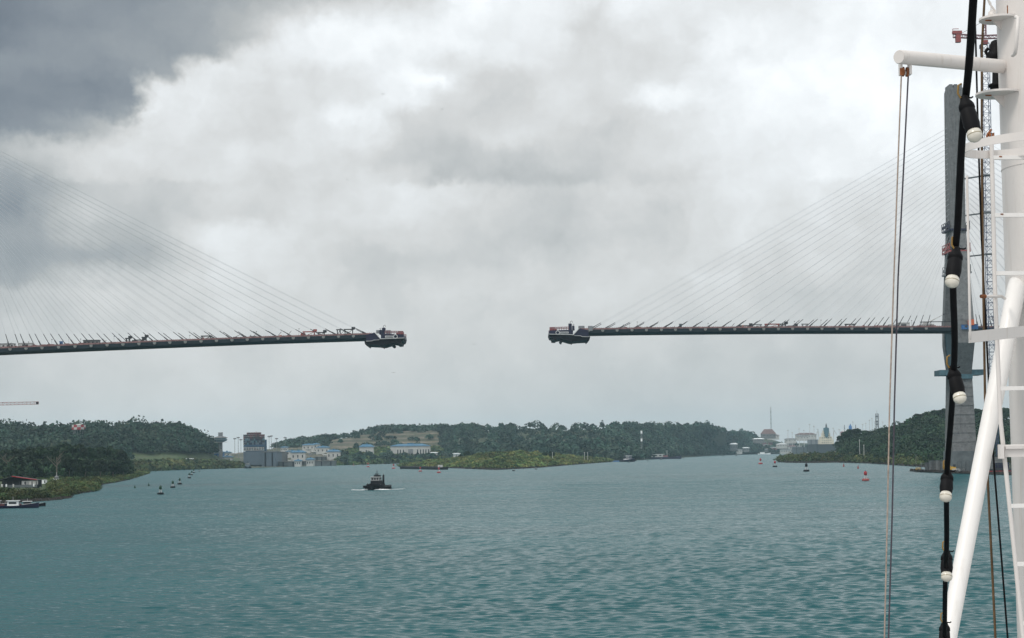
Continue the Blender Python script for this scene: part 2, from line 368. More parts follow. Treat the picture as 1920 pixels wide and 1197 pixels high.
def tree(name, loc, h, rad, seed, label, cat='tree', group=None, leaf=M_LEAF, trunk_m=M_BARK, nlobe=24, per=110, q=0.55, bare=0.35):
    rs = np.random.RandomState(seed); t = empty(name, loc, label, cat, group)
    ch = h * (1 - bare)
    c, n, tt = crown_points(rs, rad, ch, nlobe, per); c[:, 2] += h * bare * 0.9
    v, f = leafquads(c, n, rs.uniform(0.6, 1.3, len(c)) * q, rs)
    tint = np.repeat(np.stack([tt * rs.uniform(0.85, 1.2, len(tt)), tt, tt * 0.9], 1), 4, 0)
    npmesh('crown', v, f, leaf, tint, t)
    m = MB(); m.tube([(0, 0, -1), (0.1, 0, h * .3), (rad * .08, 0, h * 0.75)], [h * 0.028, h * 0.018, h * 0.006], 7)
    for k in range(6):
        a = rs.uniform(0, 6.28); z = h * rs.uniform(0.25, 0.5); m.tube([(0, 0, z), (rad * .4 * math.cos(a), rad * .4 * math.sin(a), z + h * .2), (rad * .75 * math.cos(a), rad * .75 * math.sin(a), z + h * .3)], [h * .010, h * .006, h * .002], 5)
    m.build('trunk', trunk_m, t); return t

def thicket(name, spots, rad, hgt, n_per, q, m, seed, kind='stuff', label=None, cat=None, tvar=0.35):
    """many merged crowns on ground spots (Nx3); one mesh"""
    rs = np.random.RandomState(seed); S = np.asarray(spots); k = len(S)
    R = rs.uniform(0.55, 1.5, k) ** 1.2 * rad; Hh = rs.uniform(0.5, 1.45, k) * hgt
    em = rs.rand(k) < 0.10; R = np.where(em, R * 1.35, R); Hh = np.where(em, Hh * 1.3, Hh)
    d = rs.normal(size=(k, n_per, 3)); d /= np.linalg.norm(d, axis=2)[:, :, None]; d[:, :, 2] = np.abs(d[:, :, 2]) * 1.1 - 0.15
    lump = 1 + 0.22 * np.sin(d[:, :, 0] * 5 + rs.uniform(0, 6, (k, 1))) * np.cos(d[:, :, 1] * 4 + rs.uniform(0, 6, (k, 1)))
    p = S[:, None, :] + d * np.stack([R, R, Hh * 0.62], 1)[:, None, :] * (lump * rs.uniform(0.8, 1.05, (k, n_per)))[:, :, None]
    p[:, :, 2] += (Hh * 0.38)[:, None]
    c = p.reshape(-1, 3); nn = d.reshape(-1, 3)
    v, f = leafquads(c, nn, rs.uniform(0.6, 1.3, len(c)) * q, rs)
    patch = 1 + 0.28 * np.sin(S[:, 0] * 0.037 + S[:, 1] * 0.011 + seed) * np.sin(S[:, 1] * 0.013 - S[:, 0] * 0.019) + 0.15 * np.sin(S[:, 0] * 0.11 + 1.3 * np.sin(S[:, 1] * .03))
    tt = np.repeat(rs.uniform(1 - tvar, 1 + tvar, k) * patch * np.where(rs.rand(k) < .12, 1.25 if m is not M_GRASS else 1.0, 1.0), n_per); wr = np.repeat(rs.uniform(0.72, 1.3, k), n_per)
    tint = np.repeat(np.stack([tt * wr, tt, tt * 0.95], 1), 4, 0)
    o = npmesh(name, v, f, m, tint)
    return tag(o, label, cat, None, kind)

# ------------------------------------------------------------------ terrain
def land(name, rows, m, x0, x1, dpx=6.0, sub=6, amp=0.4, back=260, backz=None, seed=1):
    """loft a land mass. rows: lists of (px, py[, D]); D missing = on the water's edge"""
    rs = np.random.RandomState(seed)
    xs = np.arange(x0, x1 + 0.1, dpx); grid = []
    pp = []
    for r in rows:
        a = [(q[0], q[1], q[2] if len(q) > 2 else Wd(q[0], q[1])) for q in r]
        X = [q[0] for q in a]; py = np.interp(xs, X, [q[1] for q in a]); D = np.interp(xs, X, [q[2] for q in a])
        if len(r[0]) == 2: D = np.array([Wd(x, y) for x, y in zip(xs, py)])
        grid.append((py, D))
    full = []; info = []
    for i in range(len(grid) - 1):
        for k in range(sub):
            t = k / sub; py = grid[i][0] * (1 - t) + grid[i + 1][0] * t
            # interpolate world points, not pixels
            full.append((i, t))
    full.append((len(grid) - 1, 0.0))
    Wp = [np.array([tuple(P(x, y, d)) for x, y, d in zip(xs, g[0], g[1])]) for g in grid]
    R = []
    for (i, t) in full:
        p = Wp[i] if t == 0 else Wp[i] * (1 - t) + Wp[i + 1] * t
        if not (i == 0 and t == 0): p = p + np.stack([np.zeros(len(xs)), np.zeros(len(xs)), rs.normal(size=len(xs)) * amp * min(1, (i + t))], 1)
        R.append(p)
    last = R[-1].copy(); sc = (last[:, 1] + back) / last[:, 1]; last[:, 0] *= sc; last[:, 1] *= sc; last[:, 2] = np.maximum(-0.6, last[:, 2] * 0.3) if backz is None else backz
    R.append(last)
    first = R[0].copy(); first[:, 2] = -1.2; sc = (first[:, 1] - 3) / first[:, 1]; first[:, :2] *= sc[:, None]
    R.insert(0, first)
    A = np.array(R); nr, nc = A.shape[:2]
    idx = np.arange(nr * nc).reshape(nr, nc)
    q = np.stack([idx[:-1, :-1], idx[:-1, 1:], idx[1:, 1:], idx[1:, :-1]], -1).reshape(-1, 4)
    o = npmesh(name, A.reshape(-1, 3), q, m); o.data.polygons.foreach_set('use_smooth', [True] * len(o.data.polygons))
    tag(o, kind='structure')
    G = A[1:-1]
    def sample(n, keep=None, v0=0.0, v1=1.0, rs2=RS):
        """n random ground points; uniform over area of the patch"""
        out = []; nr2 = G.shape[0] - 1
        # row areas
        seg = np.linalg.norm(G[1:, nc // 2] - G[:-1, nc // 2], axis=1)
        cols = np.linalg.norm(G[nr2 // 2, 1:] - G[nr2 // 2, :-1], axis=1)
        while len(out) < n:
            r = rs2.choice(nr2, p=seg / seg.sum()); c = rs2.choice(nc - 1, p=cols / cols.sum()); a, b = rs2.rand(2)
            vv = (r + a) / nr2
            if vv < v0 or vv > v1: continue
            p = (G[r, c] * (1 - a) + G[r + 1, c] * a) * (1 - b) + (G[r, c + 1] * (1 - a) + G[r + 1, c + 1] * a) * b
            if keep is not None:
                i3 = RM.transposed() @ (Vector(p) - Vector((0, 0, CAMZ)))
                if not keep(960 - F * i3.x / i3.z, CY + F * i3.y / i3.z, vv): 
                    if rs2.rand() < 0.0005: n -= 1
                    continue
            out.append(p)
        return np.array(out)
    return o, sample


def wl(o):
    v = Vector((0, 0, 0))
    while o is not None: v = v + o.location; o = o.parent
    return v
def wb(mb, name, m, parent):
    """build geometry given in world coordinates as a part of parent (unrotated)"""
    o = wl(parent); mb.v = [(v[0] - o.x, v[1] - o.y, v[2] - o.z) for v in mb.v]
    return mb.build(name, m, parent)
def prism(mb, pts, Y0, depth):
    """outline measured at distance Y0, real thickness depth"""
    a = [P(x, y, Y0) for x, y in pts]; b = [v + Vector((0, depth, 0)) for v in a]
    return mb.loft([a, b])

# ================================================================== WATER
def build_water():
    # one sheet from the ship to the horizon; real waves where they are large enough to be seen, fading with distance
    r = np.random.RandomState(9)
    d = [6, 30, 60]; x = 90.0
    while x < 1500: d.append(x); x *= 1 + min(0.003, 0.0009 + x * 0.0000013)
    while x < 12000: d.append(x); x *= 1.02
    d = np.array(d + [12000.0]); th = np.concatenate([np.linspace(-1.1, -0.42, 12)[:-1], np.linspace(-0.42, 0.42, 760), np.linspace(0.42, 1.1, 12)[1:]])
    D, T = np.meshgrid(d, np.tan(th), indexing='ij'); X = D * T; Y = D.copy(); Z = np.zeros_like(X); GX = np.zeros_like(X); GY = np.zeros_like(X)
    stepy = np.gradient(d)[:, None] * np.ones_like(X); fade = np.clip((d - 60) / 40, 0, 1)[:, None]
    for k in range(84):
        lam = 0.55 * (3.0 / 0.55) ** r.rand(); a = r.normal() * 0.62 + 0.1; kx, ky = math.sin(a) * 2 * math.pi / lam, math.cos(a) * 2 * math.pi / lam
        A = 0.0043 * lam ** 0.92; att = np.clip(lam / (np.maximum(stepy, D * 0.0011) * 3.0) - 1, 0, 1)
        ph = kx * X + ky * Y + r.uniform(0, 6.28) + 0.8 * np.sin(X * 0.031 * r.uniform(.6, 1.6) + r.uniform(0, 6)) + 0.8 * np.sin(Y * 0.023 * r.uniform(.6, 1.6) + r.uniform(0, 6))
        aa = fade * att * A; Z += aa * np.sin(ph); cc = aa * np.cos(ph) * 1.15; GX += cc * kx * lam / 6.283; GY += cc * ky * lam / 6.283
    Z *= 0.95 + 0.45 * np.sin(X * 0.013 + Y * 0.004) * np.sin(Y * 0.011 - X * .003)
    X = X + GX; Y = Y + GY
    nr, nc = X.shape; idx = np.arange(nr * nc).reshape(nr, nc)
    q = np.stack([idx[:-1, :-1], idx[:-1, 1:], idx[1:, 1:], idx[1:, :-1]], -1).reshape(-1, 4)
    m = bpy.data.materials.new('sea_water'); m.use_nodes = True; g = NT(m.node_tree); b = g.n['Principled BSDF']
    tc = g.new('ShaderNodeTexCoord'); o = tc.outputs['Object']
    mp = g.new('ShaderNodeMapping'); mp.inputs['Rotation'].default_value = (0, 0, 0.16); mp.inputs['Scale'].default_value = (0.4, 1, 1); g.l.new(o, mp.inputs[0])
    geo = g.new('ShaderNodeNewGeometry'); nrm = geo.outputs['Normal']; so = g.new('ShaderNodeSeparateXYZ'); g.l.new(o, so.inputs[0])
    fr = g.new('ShaderNodeMapRange'); fr.interpolation_type = 'SMOOTHSTEP'; g.l.new(so.outputs[1], fr.inputs[0]); fr.inputs[1].default_value = 100; fr.inputs[2].default_value = 520
    dk = g.math('ADD', 0.45, g.math('MULTIPLY', fr.outputs[0], 1.05))
    for sc_, k_ in ((3.4, 0.34), (1.3, 0.22), (0.45, 0.10), (0.07, 0.05)):
        c = g.noise(mp.outputs[0], sc_, 2, 0.6, out='Color'); v = g.vmath('MULTIPLY', g.vmath('SUBTRACT', c, (0.5, 0.5, 0.5)), (k_ * 0.8, k_ * 1.6, 0)); v = g.vmath('MULTIPLY', v, g.comb(dk, dk, 0.0)); nrm = g.vmath('ADD', nrm, v)
    nrm = g.vmath('ADD', nrm, g.comb(0.0, g.math('ADD', -0.085, g.math('MULTIPLY', fr.outputs[0], -0.11)), 0.0))
    nn = g.new('ShaderNodeVectorMath', operation='NORMALIZE'); g.l.new(nrm, nn.inputs[0]); g.l.new(nn.outputs[0], b.inputs['Normal'])
    big = g.noise(mp.outputs[0], 0.014, 5, 0.65)
    c = g.ramp(big, [(0.35, (0.006, 0.064, 0.073)), (0.65, (0.009, 0.080, 0.090))])
    g.l.new(c, b.inputs['Base Color']); b.inputs['IOR'].default_value = 1.33; b.inputs['Specular IOR Level'].default_value = 0.26
    g.l.new(g.math('ADD', 0.12, g.math('MULTIPLY', big, 0.14)), b.inputs['Roughness'])
    w = npmesh('water', np.stack([X, Y, Z], -1).reshape(-1, 3), q, m); w.data.polygons.foreach_set('use_smooth', [True] * len(w.data.polygons))
    return tag(w, kind='structure')
build_water()

# ================================================================== LAND
_, s_lock = land('lock_hill', [
    [(430, 879), (560, 875), (650, 872.5), (750, 869.5), (800, 868.5), (900, 868)],
    [(430, 874, 2250), (560, 869, 2400), (650, 861, 2600), (750, 857, 2750), (900, 855, 2800)],
    [(430, 868, 2600), (560, 852, 2800), (650, 840, 2900), (750, 835, 3000), (900, 832, 3000)],
    [(430, 852, 3200), (520, 845, 3200), (560, 836, 3200), (640, 824, 3200), (720, 814, 3200), (800, 812, 3150), (900, 808, 3050)],
    [(430, 853, 3400), (500, 843, 3500), (520, 838, 3500), (560, 830, 3500), (600, 826, 3450), (650, 822, 3400), (700, 808, 3400), (770, 805, 3350), (800, 807, 3300), (900, 805, 3250)]],
    M_TAN, 430, 900, amp=0.8, seed=3)
_, s_ctr = land('forest_hill', [
    [(860, 869), (1140, 866), (1200, 863), (1300, 857), (1340, 854), (1400, 852), (1480, 851), (1640, 850)],
    [(860, 862, 2500), (1140, 860, 2450), (1200, 858.5, 2700), (1300, 853, 3550), (1340, 850.5, 4300), (1640, 848, 4700)],
    [(860, 838, 2800), (1140, 838, 2800), (1300, 838, 3700), (1340, 840, 4400), (1420, 841, 4700), (1640, 841, 4900)],
    [(860, 806, 3200), (920, 808, 3200), (1000, 805, 3200), (1050, 808, 3200), (1140, 804, 3300), (1200, 806, 3400), (1260, 805, 3600), (1330, 806, 3900), (1370, 811, 4300), (1400, 816, 4900), (1430, 820, 5100), (1470, 831, 5200), (1640, 832, 5200)]],
    M_FORESTFLOOR, 860, 1640, amp=0.8, seed=4)
_, s_lhill = land('left_hill', [
    [(-300, 894), (0, 890), (250, 885.5), (320, 882), (400, 879.5), (455, 878)],
    [(-300, 880, 1850), (0, 876, 1850), (250, 872, 1900), (330, 866, 2000), (400, 869, 2130), (455, 872, 2250)],
    [(-300, 845, 2000), (0, 842, 2000), (200, 842, 2000), (330, 842, 2100), (385, 850, 2200), (400, 863, 2280), (455, 867, 2350)],
    [(-300, 816, 2250), (0, 813, 2250), (100, 816, 2250), (200, 811, 2250), (300, 813, 2250), (340, 815, 2300), (360, 825, 2350), (385, 840, 2400), (400, 850, 2450), (455, 860, 2550)]],
    M_GROUND, -300, 455, amp=0.8, seed=5)
_, s_spit = land('grassy_spit', [
    [(752, 875.6), (800, 877), (860, 878.5), (930, 881.5), (1000, 878), (1060, 873), (1145, 866.5)],
    [(752, 875.0, 1960), (800, 874, 1880), (860, 872, 1720), (930, 873, 1530), (1000, 871, 1640), (1060, 868, 1900), (1145, 866, 2310)],
    [(752, 874.2, 2020), (800, 868.5, 1960), (860, 861, 1850), (900, 854, 1800), (935, 852, 1800), (960, 848.5, 1810), (1000, 852, 1850), (1060, 857, 2050), (1110, 861.5, 2250), (1145, 865.4, 2360)]],
    M_GROUND, 752, 1145, dpx=4, amp=0.35, back=120, seed=6)
_, s_right = land('right_bank', [
    [(1463, 867), (1480, 868), (1520, 868.5), (1570, 867.5), (1640, 869.5), (1690, 873), (1750, 877), (1850, 879), (1950, 880), (2400, 886)],
    [(1463, 864, 1890), (1500, 860.5, 1800), (1570, 856, 1750), (1640, 858, 1620), (1690, 860, 1450), (1750, 864, 1280), (1850, 866, 1200), (2400, 868, 1150)],
    [(1463, 864.5, 1920), (1500, 858.5, 1870), (1560, 851, 1850), (1580, 845, 1840), (1640, 838, 1780), (1700, 830, 1600), (1750, 822, 1500), (1850, 815, 1450), (2400, 812, 1400)],
    [(1463, 865, 1960), (1510, 859, 1930), (1562, 850, 1950), (1578, 838, 1960), (1600, 828, 1980), (1640, 824, 1930), (1680, 818, 1850), (1700, 808, 1780), (1740, 790, 1740), (1800, 788, 1740), (2400, 790, 1740)]],
    M_FORESTFLOOR, 1463, 2400, dpx=5, amp=0.5, seed=7)
_, s_left = land('left_bank', [
    [(-330, 1015), (-100, 955), (0, 944), (60, 941), (100, 938), (128, 934.5), (132, 928), (165, 923), (176, 921.5), (180, 912), (190, 909), (215, 905), (240, 900), (262, 893), (278, 888.5)],
    [(-330, 985, 520), (0, 932, 625), (60, 928, 670), (110, 923, 730), (150, 921, 775), (176, 920.5, 800), (180, 909, 960), (240, 897, 1200), (278, 887.8, 1650)],
    [(-330, 935, 800), (0, 916, 800), (60, 912, 850), (110, 909, 900), (176, 906, 960), (215, 900, 1160), (240, 895, 1260), (278, 887.2, 1700)],
    [(-330, 905, 1100), (0, 899, 1080), (110, 897, 1120), (176, 896, 1180), (240, 890, 1350), (278, 886.5, 1750)],
    [(-330, 893, 1300), (0, 889, 1350), (240, 884, 1500), (278, 884.5, 1800)]],
    M_GROUND, -330, 278, dpx=3, amp=0.3, back=100, seed=8)

# ---------------- far woods: one mass each
rs = np.random.RandomState(5)
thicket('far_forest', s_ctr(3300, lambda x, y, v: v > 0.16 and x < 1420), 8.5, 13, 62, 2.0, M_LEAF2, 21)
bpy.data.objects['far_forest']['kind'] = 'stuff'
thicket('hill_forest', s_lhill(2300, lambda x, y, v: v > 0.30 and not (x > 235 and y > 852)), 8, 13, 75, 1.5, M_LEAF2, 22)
def lockkeep(x, y, v):
    if x < 640 and y > 840: return False
    if v > 0.86: return not (620 < x < 840 and y > 809 and rs.rand() < .75)
    if x > 830 and y < 845: return rs.rand() < 0.8
    if 610 < x < 830 and 806 < y < 858: return rs.rand() < 0.03
    return rs.rand() < (0.5 if y < 850 else 0.25)
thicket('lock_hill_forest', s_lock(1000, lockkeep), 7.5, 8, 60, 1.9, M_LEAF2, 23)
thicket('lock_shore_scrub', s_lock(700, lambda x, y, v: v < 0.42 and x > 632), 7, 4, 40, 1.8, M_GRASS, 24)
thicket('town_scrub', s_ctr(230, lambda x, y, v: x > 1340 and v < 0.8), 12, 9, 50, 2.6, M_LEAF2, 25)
thicket('hill_shore_grass', s_lhill(700, lambda x, y, v: v < 0.36), 8, 3, 36, 1.7, M_GRASS, 26)
thicket('spit_grass', s_spit(2400, None, 0.07, 1.0), 3.6, 2.6, 50, 0.75, M_SPITGRASS, 27)
thicket('left_bank_grass', s_left(3200, lambda x, y, v: y > 886 and x > -60 and not (x < 96 and y > 902 and y < 930), 0.03, 0.8), 1.8, 1.5, 70, 0.32, M_GRASS, 28)
thicket('left_point_reeds', s_left(1500, lambda x, y, v: x > -60 and x < 180 and y > 902 and not (x < 96 and y < 931), 0.03, 0.5), 2.0, 2.3, 90, 0.3, M_GRASS, 32)
thicket('right_bank_grass', s_right(2200, lambda x, y, v: 0.03 < v < 0.34 and x < 1960 and not (y > 868 and x > 1730)), 3.6, 4.0, 60, 0.75, M_GRASS, 29)
thicket('right_undergrowth', s_right(1500, lambda x, y, v: v > 0.2 and 1580 < x < 1960), 6, 8, 110, 0.85, M_LEAF, 30)
thicket('left_undergrowth', s_left(420, lambda x, y, v: -60 < x < 236 and v > 0.68), 6, 10, 120, 0.8, M_LEAF, 31)
for n in ('far_forest', 'hill_forest', 'lock_hill_forest', 'lock_shore_scrub', 'town_scrub', 'hill_shore_grass', 'spit_grass', 'left_bank_grass', 'left_point_reeds', 'right_bank_grass', 'right_undergrowth', 'left_undergrowth'):
    tag(bpy.data.objects[n], kind='stuff')

# rocky water's edge
def shore_rocks(name, pts, n, size, seed):
    r = np.random.RandomState(seed); mb = MB()
    X = [p[0] for p in pts]; Yy = [p[1] for p in pts]
    for i in range(n):
        px = r.uniform(X[0], X[-1]); py = np.interp(px, X, Yy); p = P(px, py); k = (p.y + r.uniform(-2, 6)) / p.y
        s = size * r.uniform(0.5, 1.3)
        c = (p.x * k, p.y * k, s * 0.1)
        mb.box(c, (s * r.uniform(1, 2.6), s * r.uniform(.7, 1.3), s * r.uniform(0.5, 1.0)), r.uniform(-0.4, 0.4), r.uniform(.4, .8))
    return tag(mb.build(name, M_ROCK), kind='stuff')
shore_rocks('shore_rocks', [(752, 875.6), (800, 877), (860, 878.5), (930, 881.5), (1000, 878), (1060, 873), (1145, 866.5)], 700, 2.2, 1)
shore_rocks('bank_rocks', [(1463, 867), (1480, 868), (1520, 868.5), (1570, 867.5), (1640, 869.5), (1690, 873), (1750, 877)], 700, 2.6, 2)
shore_rocks('point_rocks', [(-30, 947), (0, 944), (60, 941), (100, 938), (128, 934.5), (132, 928), (165, 923), (176, 921.5), (180, 912), (190, 909), (215, 905), (240, 900), (262, 893), (278, 888.5)], 900, 1.3, 3)

# ---------------- individual trees on the near banks
GL = 'trees crowding the left bank'
protos = [tree('bank_tree', (0, -900, -300), 16, 7.0, 100 + i, '', group=None, nlobe=26, per=130, q=0.62, bare=0.3) for i in range(6)]
def place_tree(k, px, base, D, h, label, group, wide=1.0, name='bank_tree'):
    t = copy_tree(protos[k % 6]); t.name = name; p = P(px, base, D)
    t.location = p; s = h / 16.0; t.scale = (s * wide, s * wide, s); t.rotation_euler = (0, 0, RS.uniform(0, 6.28))
    relabel(t, label, group); return t
# skyline trees, left clump:  px, crown top py, distance
ltr = [(-40, 838, 1180), (-15, 840, 1150), (8, 842, 1140), (30, 839, 1120), (52, 838, 1150), (75, 836, 1130), (98, 833, 1140), (122, 831, 1150), (146, 832, 1160), (168, 836, 1170), (190, 838, 1200), (208, 836, 1230), (224, 840, 1260),
       (20, 858, 1060), (60, 856, 1060), (95, 854, 1070), (130, 856, 1080), (160, 858, 1090), (188, 860, 1110), (212, 862, 1160), (232, 872, 1240), (243, 882, 1280), (-20, 860, 1050)]
for i, (px, top, D) in enumerate(ltr):
    b = np.interp(px, [-60, 0, 110, 176, 240, 278], [902, 899, 897, 896, 890, 887]) + (4 if i >= 13 else 0)
    h = (b - top) / F * D
    place_tree(i, px, b, D, h, 'dark green tree packed into the wood on the near left bank', GL, 0.85 if h > 14 else 1.1)
rtr = []
for px, top, D in [(1578, 818, 1950), (1584, 810, 1945), (1592, 805, 1940), (1606, 803, 1930), (1624, 806, 1900), (1640, 808, 1880), (1655, 802, 1840), (1668, 799, 1810),
                   (1682, 797, 1780), (1696, 794, 1750), (1708, 784, 1740), (1722, 776, 1720), (1738, 773, 1710), (1753, 768, 1700), (1768, 766, 1700), (1784, 767, 1700), (1800, 768, 1700), (1816, 768, 1700), (1832, 766, 1700), (1850, 764, 1700), (1868, 765, 1700), (1886, 764, 1700), (1904, 766, 1700), (1925, 766, 1700)]:
    rtr.append((px, top, D, 20))
for px, top, D in [(1584, 832, 1850), (1600, 824, 1830), (1622, 822, 1800), (1645, 824, 1760), (1665, 818, 1700), (1688, 812, 1640), (1706, 806, 1620), (1725, 800, 1600), (1745, 794, 1580), (1765, 796, 1560), (1788, 798, 1560), (1840, 798, 1550), (1870, 796, 1550), (1900, 798, 1550),
                   (1690, 834, 1480), (1712, 830, 1450), (1734, 828, 1430), (1756, 824, 1420), (1776, 826, 1400), (1850, 826, 1400), (1880, 826, 1400), (1910, 826, 1400), (1650, 842, 1640), (1628, 844, 1680), (1604, 846, 1720)]:
    rtr.append((px, top, D, 24))
for i, (px, top, D, hp) in enumerate(rtr):
    h = hp / F * D * 1.25
    place_tree(i + 2, px, top + hp * 1.25, D, h, 'dark green tree in the dense wood covering the right bank', 'trees of the wood on the right bank', 1.15)
# shrubs on the spit
for i, (px, top, D, h) in enumerate([(864, 852, 1830, 6), (876, 846, 1820, 7), (1022, 848, 1850, 9), (1034, 846, 1860, 9), (1012, 853, 1800, 6), (985, 843, 1840, 6), (950, 846, 1830, 5), (930, 849, 1790, 5), (1052, 856, 1950, 6), (1088, 858, 2080, 6), (906, 851, 1780, 5)]):
    place_tree(i, px, top + h / D * F, D, h, 'bushy green tree rising from the grassy spit', 'low trees on the grassy spit', 1.2, 'spit_tree')
for p in protos:
    for c in list(p.children): bpy.data.objects.remove(c)
    bpy.data.objects.remove(p)
# pale bare tree at left
def bare_tree(px, base, D, h, label, seed):
    r = random.Random(seed); t = empty('bare_tree', P(px, base, D), label, 'tree')
    m = MB(); m.tube([(0, 0, -1), (.3, 0, h * .35), (0, .2, h * .7)], [h * .02, h * .015, h * .007], 7); m.build('trunk', M_DEADBARK, t)
    for k in range(9):
        a = r.uniform(0, 6.28); z = h * r.uniform(.3, .65); L = h * r.uniform(.2, .4)
        m = MB(); p1 = Vector((L * .5 * math.cos(a), L * .5 * math.sin(a), z + L * .5)); p2 = Vector((L * math.cos(a), L * math.sin(a), z + L * r.uniform(.7, 1.1)))
        m.tube([(0, 0, z), p1, p2], [h * .012, h * .008, h * .003], 5)
        m.tube([p1, p1 + Vector((r.uniform(-1, 1) * L * .5, r.uniform(-1, 1) * L * .5, L * .5))], [h * .006, h * .002], 4)
        m.build('branch', M_DEADBARK, t)
bare_tree(14, 899, 1040, 17, 'pale bare-branched tree at the left edge of the wood', 3)
bare_tree(106, 893, 1045, 17, 'tall pale bare trunk rising behind the small white shrine', 4)

# ================================================================== BRIDGE
def Yb(px): return 868 + 0.042 * px
DECKY = [(-420, 672), (-260, 664.5), (-100, 658), (0, 653.6), (150, 647.2), (300, 641), (480, 634), (660, 628.5), (757, 625.5), (1029, 619.6), (1190, 617), (1350, 615.5), (1500, 614.6), (1780, 614), (2100, 615), (2500, 619)]
def deck_y(px): return float(np.interp(px, [a for a, b in DECKY], [b for a, b in DECKY]))
def deck_pt(px, off=0.0, up=0.0):
    p = P(px, deck_y(px), Yb(px) - 10.5); return Vector((p.x, p.y + 10.5 + off, p.z + up))
def pylon(parent, px0, org_py):
    b = P(px0, 836, Yb(px0)); X, Y = b.x, b.y
    def ring(z, hx, y0, y1, dx=0.0): return [Vector((X + dx - hx, Y + y0, z)), Vector((X + dx + hx, Y + y0, z)), Vector((X + dx + hx, Y + y1, z)), Vector((X + dx - hx, Y + y1, z))]
    k = 1.0
    m = MB(); m.loft([ring(-1, 8.6, -11, 11), ring(4.0, 8.6, -11, 11)]); m.loft([ring(4.0, 7.4, -10, 10), ring(12, 7.1, -9.4, 9.4)]); wb(m, 'pile_cap', M_CONCD, parent)
    m = MB(); m.loft([ring(12, 6.6, -8.5, 8.5), ring(33, 6.1, -7.4, 7.4), ring(54, 5.5, -6.6, 6.6)])
    for z in (17, 22, 27, 32, 37, 42, 47): m.loft([ring(z, 6.75 - (z - 12) * .0265, -8.65 + (z - 12) * .045, 8.65 - (z - 12) * .045), ring(z + .18, 6.75 - (z - 12) * .0265, -8.65 + (z - 12) * .045, 8.65 - (z - 12) * .045)])
    wb(m, 'lower_shaft', M_CONC, parent)
    for s, nm in ((-1, 'leg'), (1, 'leg')):
        def r2(z, hx, yc, hy): return ring(z, hx, s * yc - hy, s * yc + hy)
        m = MB(); m.loft([r2(54, 5.2, 4, 2.6), r2(71, 4.8, 13.5, 2.6), r2(84, 4.5, 14.0, 2.5), r2(134, 4.0, 3.9, 2.4)]); wb(m, nm, M_CONC, parent)
    m = MB(); m.loft([ring(55, 4.6, -3.5, 3.5), ring(71, 4.2, -11, 11), ring(79, 4.2, -11.4, 11.4)]); wb(m, 'cross_beam', M_TEAL, parent)
    m = MB(); m.loft([ring(132, 3.7, -6.2, 6.2), ring(213, 3.7, -5.2, 5.2, .6)])
    for xx in (-2.0, 0.6, 3.2): m.loft([ring(213, .9, -4.8, 4.8, xx), ring(215, .9, -4.8, 4.8, xx)])
    for s in (-1, 1):      # raised ribs either side of the cable face
        m.loft([ring(134, 3.95, s * 5.6 - .5, s * 5.6 + .5), ring(212, 3.95, s * 4.8 - .5, s * 4.8 + .5, .6)])
    for xx in (-2.6, -0.9, 0.9, 2.6): m.loft([[Vector((X + xx * kx - .35, Y - yo - .35, z)), Vector((X + xx * kx + .35, Y - yo - .35, z)), Vector((X + xx * kx + .35, Y - yo + .3, z)), Vector((X + xx * kx - .35, Y - yo + .3, z))] for z, yo, kx in ((134, 6.15, .95), (212, 5.2, 1.0))])
    wb(m, 'spire', M_CONC, parent)
    m = MB(); m.box((X, Y, 55.2), (24, 13.5, 3.0)); m.box((X, Y - 7.2, 52.8), (11, 1.2, 2.2))
    wb(m, 'work_platform', M_TEAL, parent)
    for z, mm in ((122, M_REDD), (134, M_NAVY), (110, M_STEEL)):
        m = MB(); m.box((X, Y, z), (11.5, 20 - (z - 110) * .2, 1.0))
        for xx in (-5.6, 5.6):
            for yy in (-8, -4, 0, 4, 8): m.bar((X + xx, Y + yy, z), (X + xx, Y + yy, z + 4.5), 0.35)
            m.box((X + xx, Y, z + 4.4), (0.3, 16.2, 0.3)); m.box((X + xx, Y, z + 2.2), (0.3, 16.2, 1.6))
        wb(m, 'climbing_platform', mm, parent)
    return X, Y
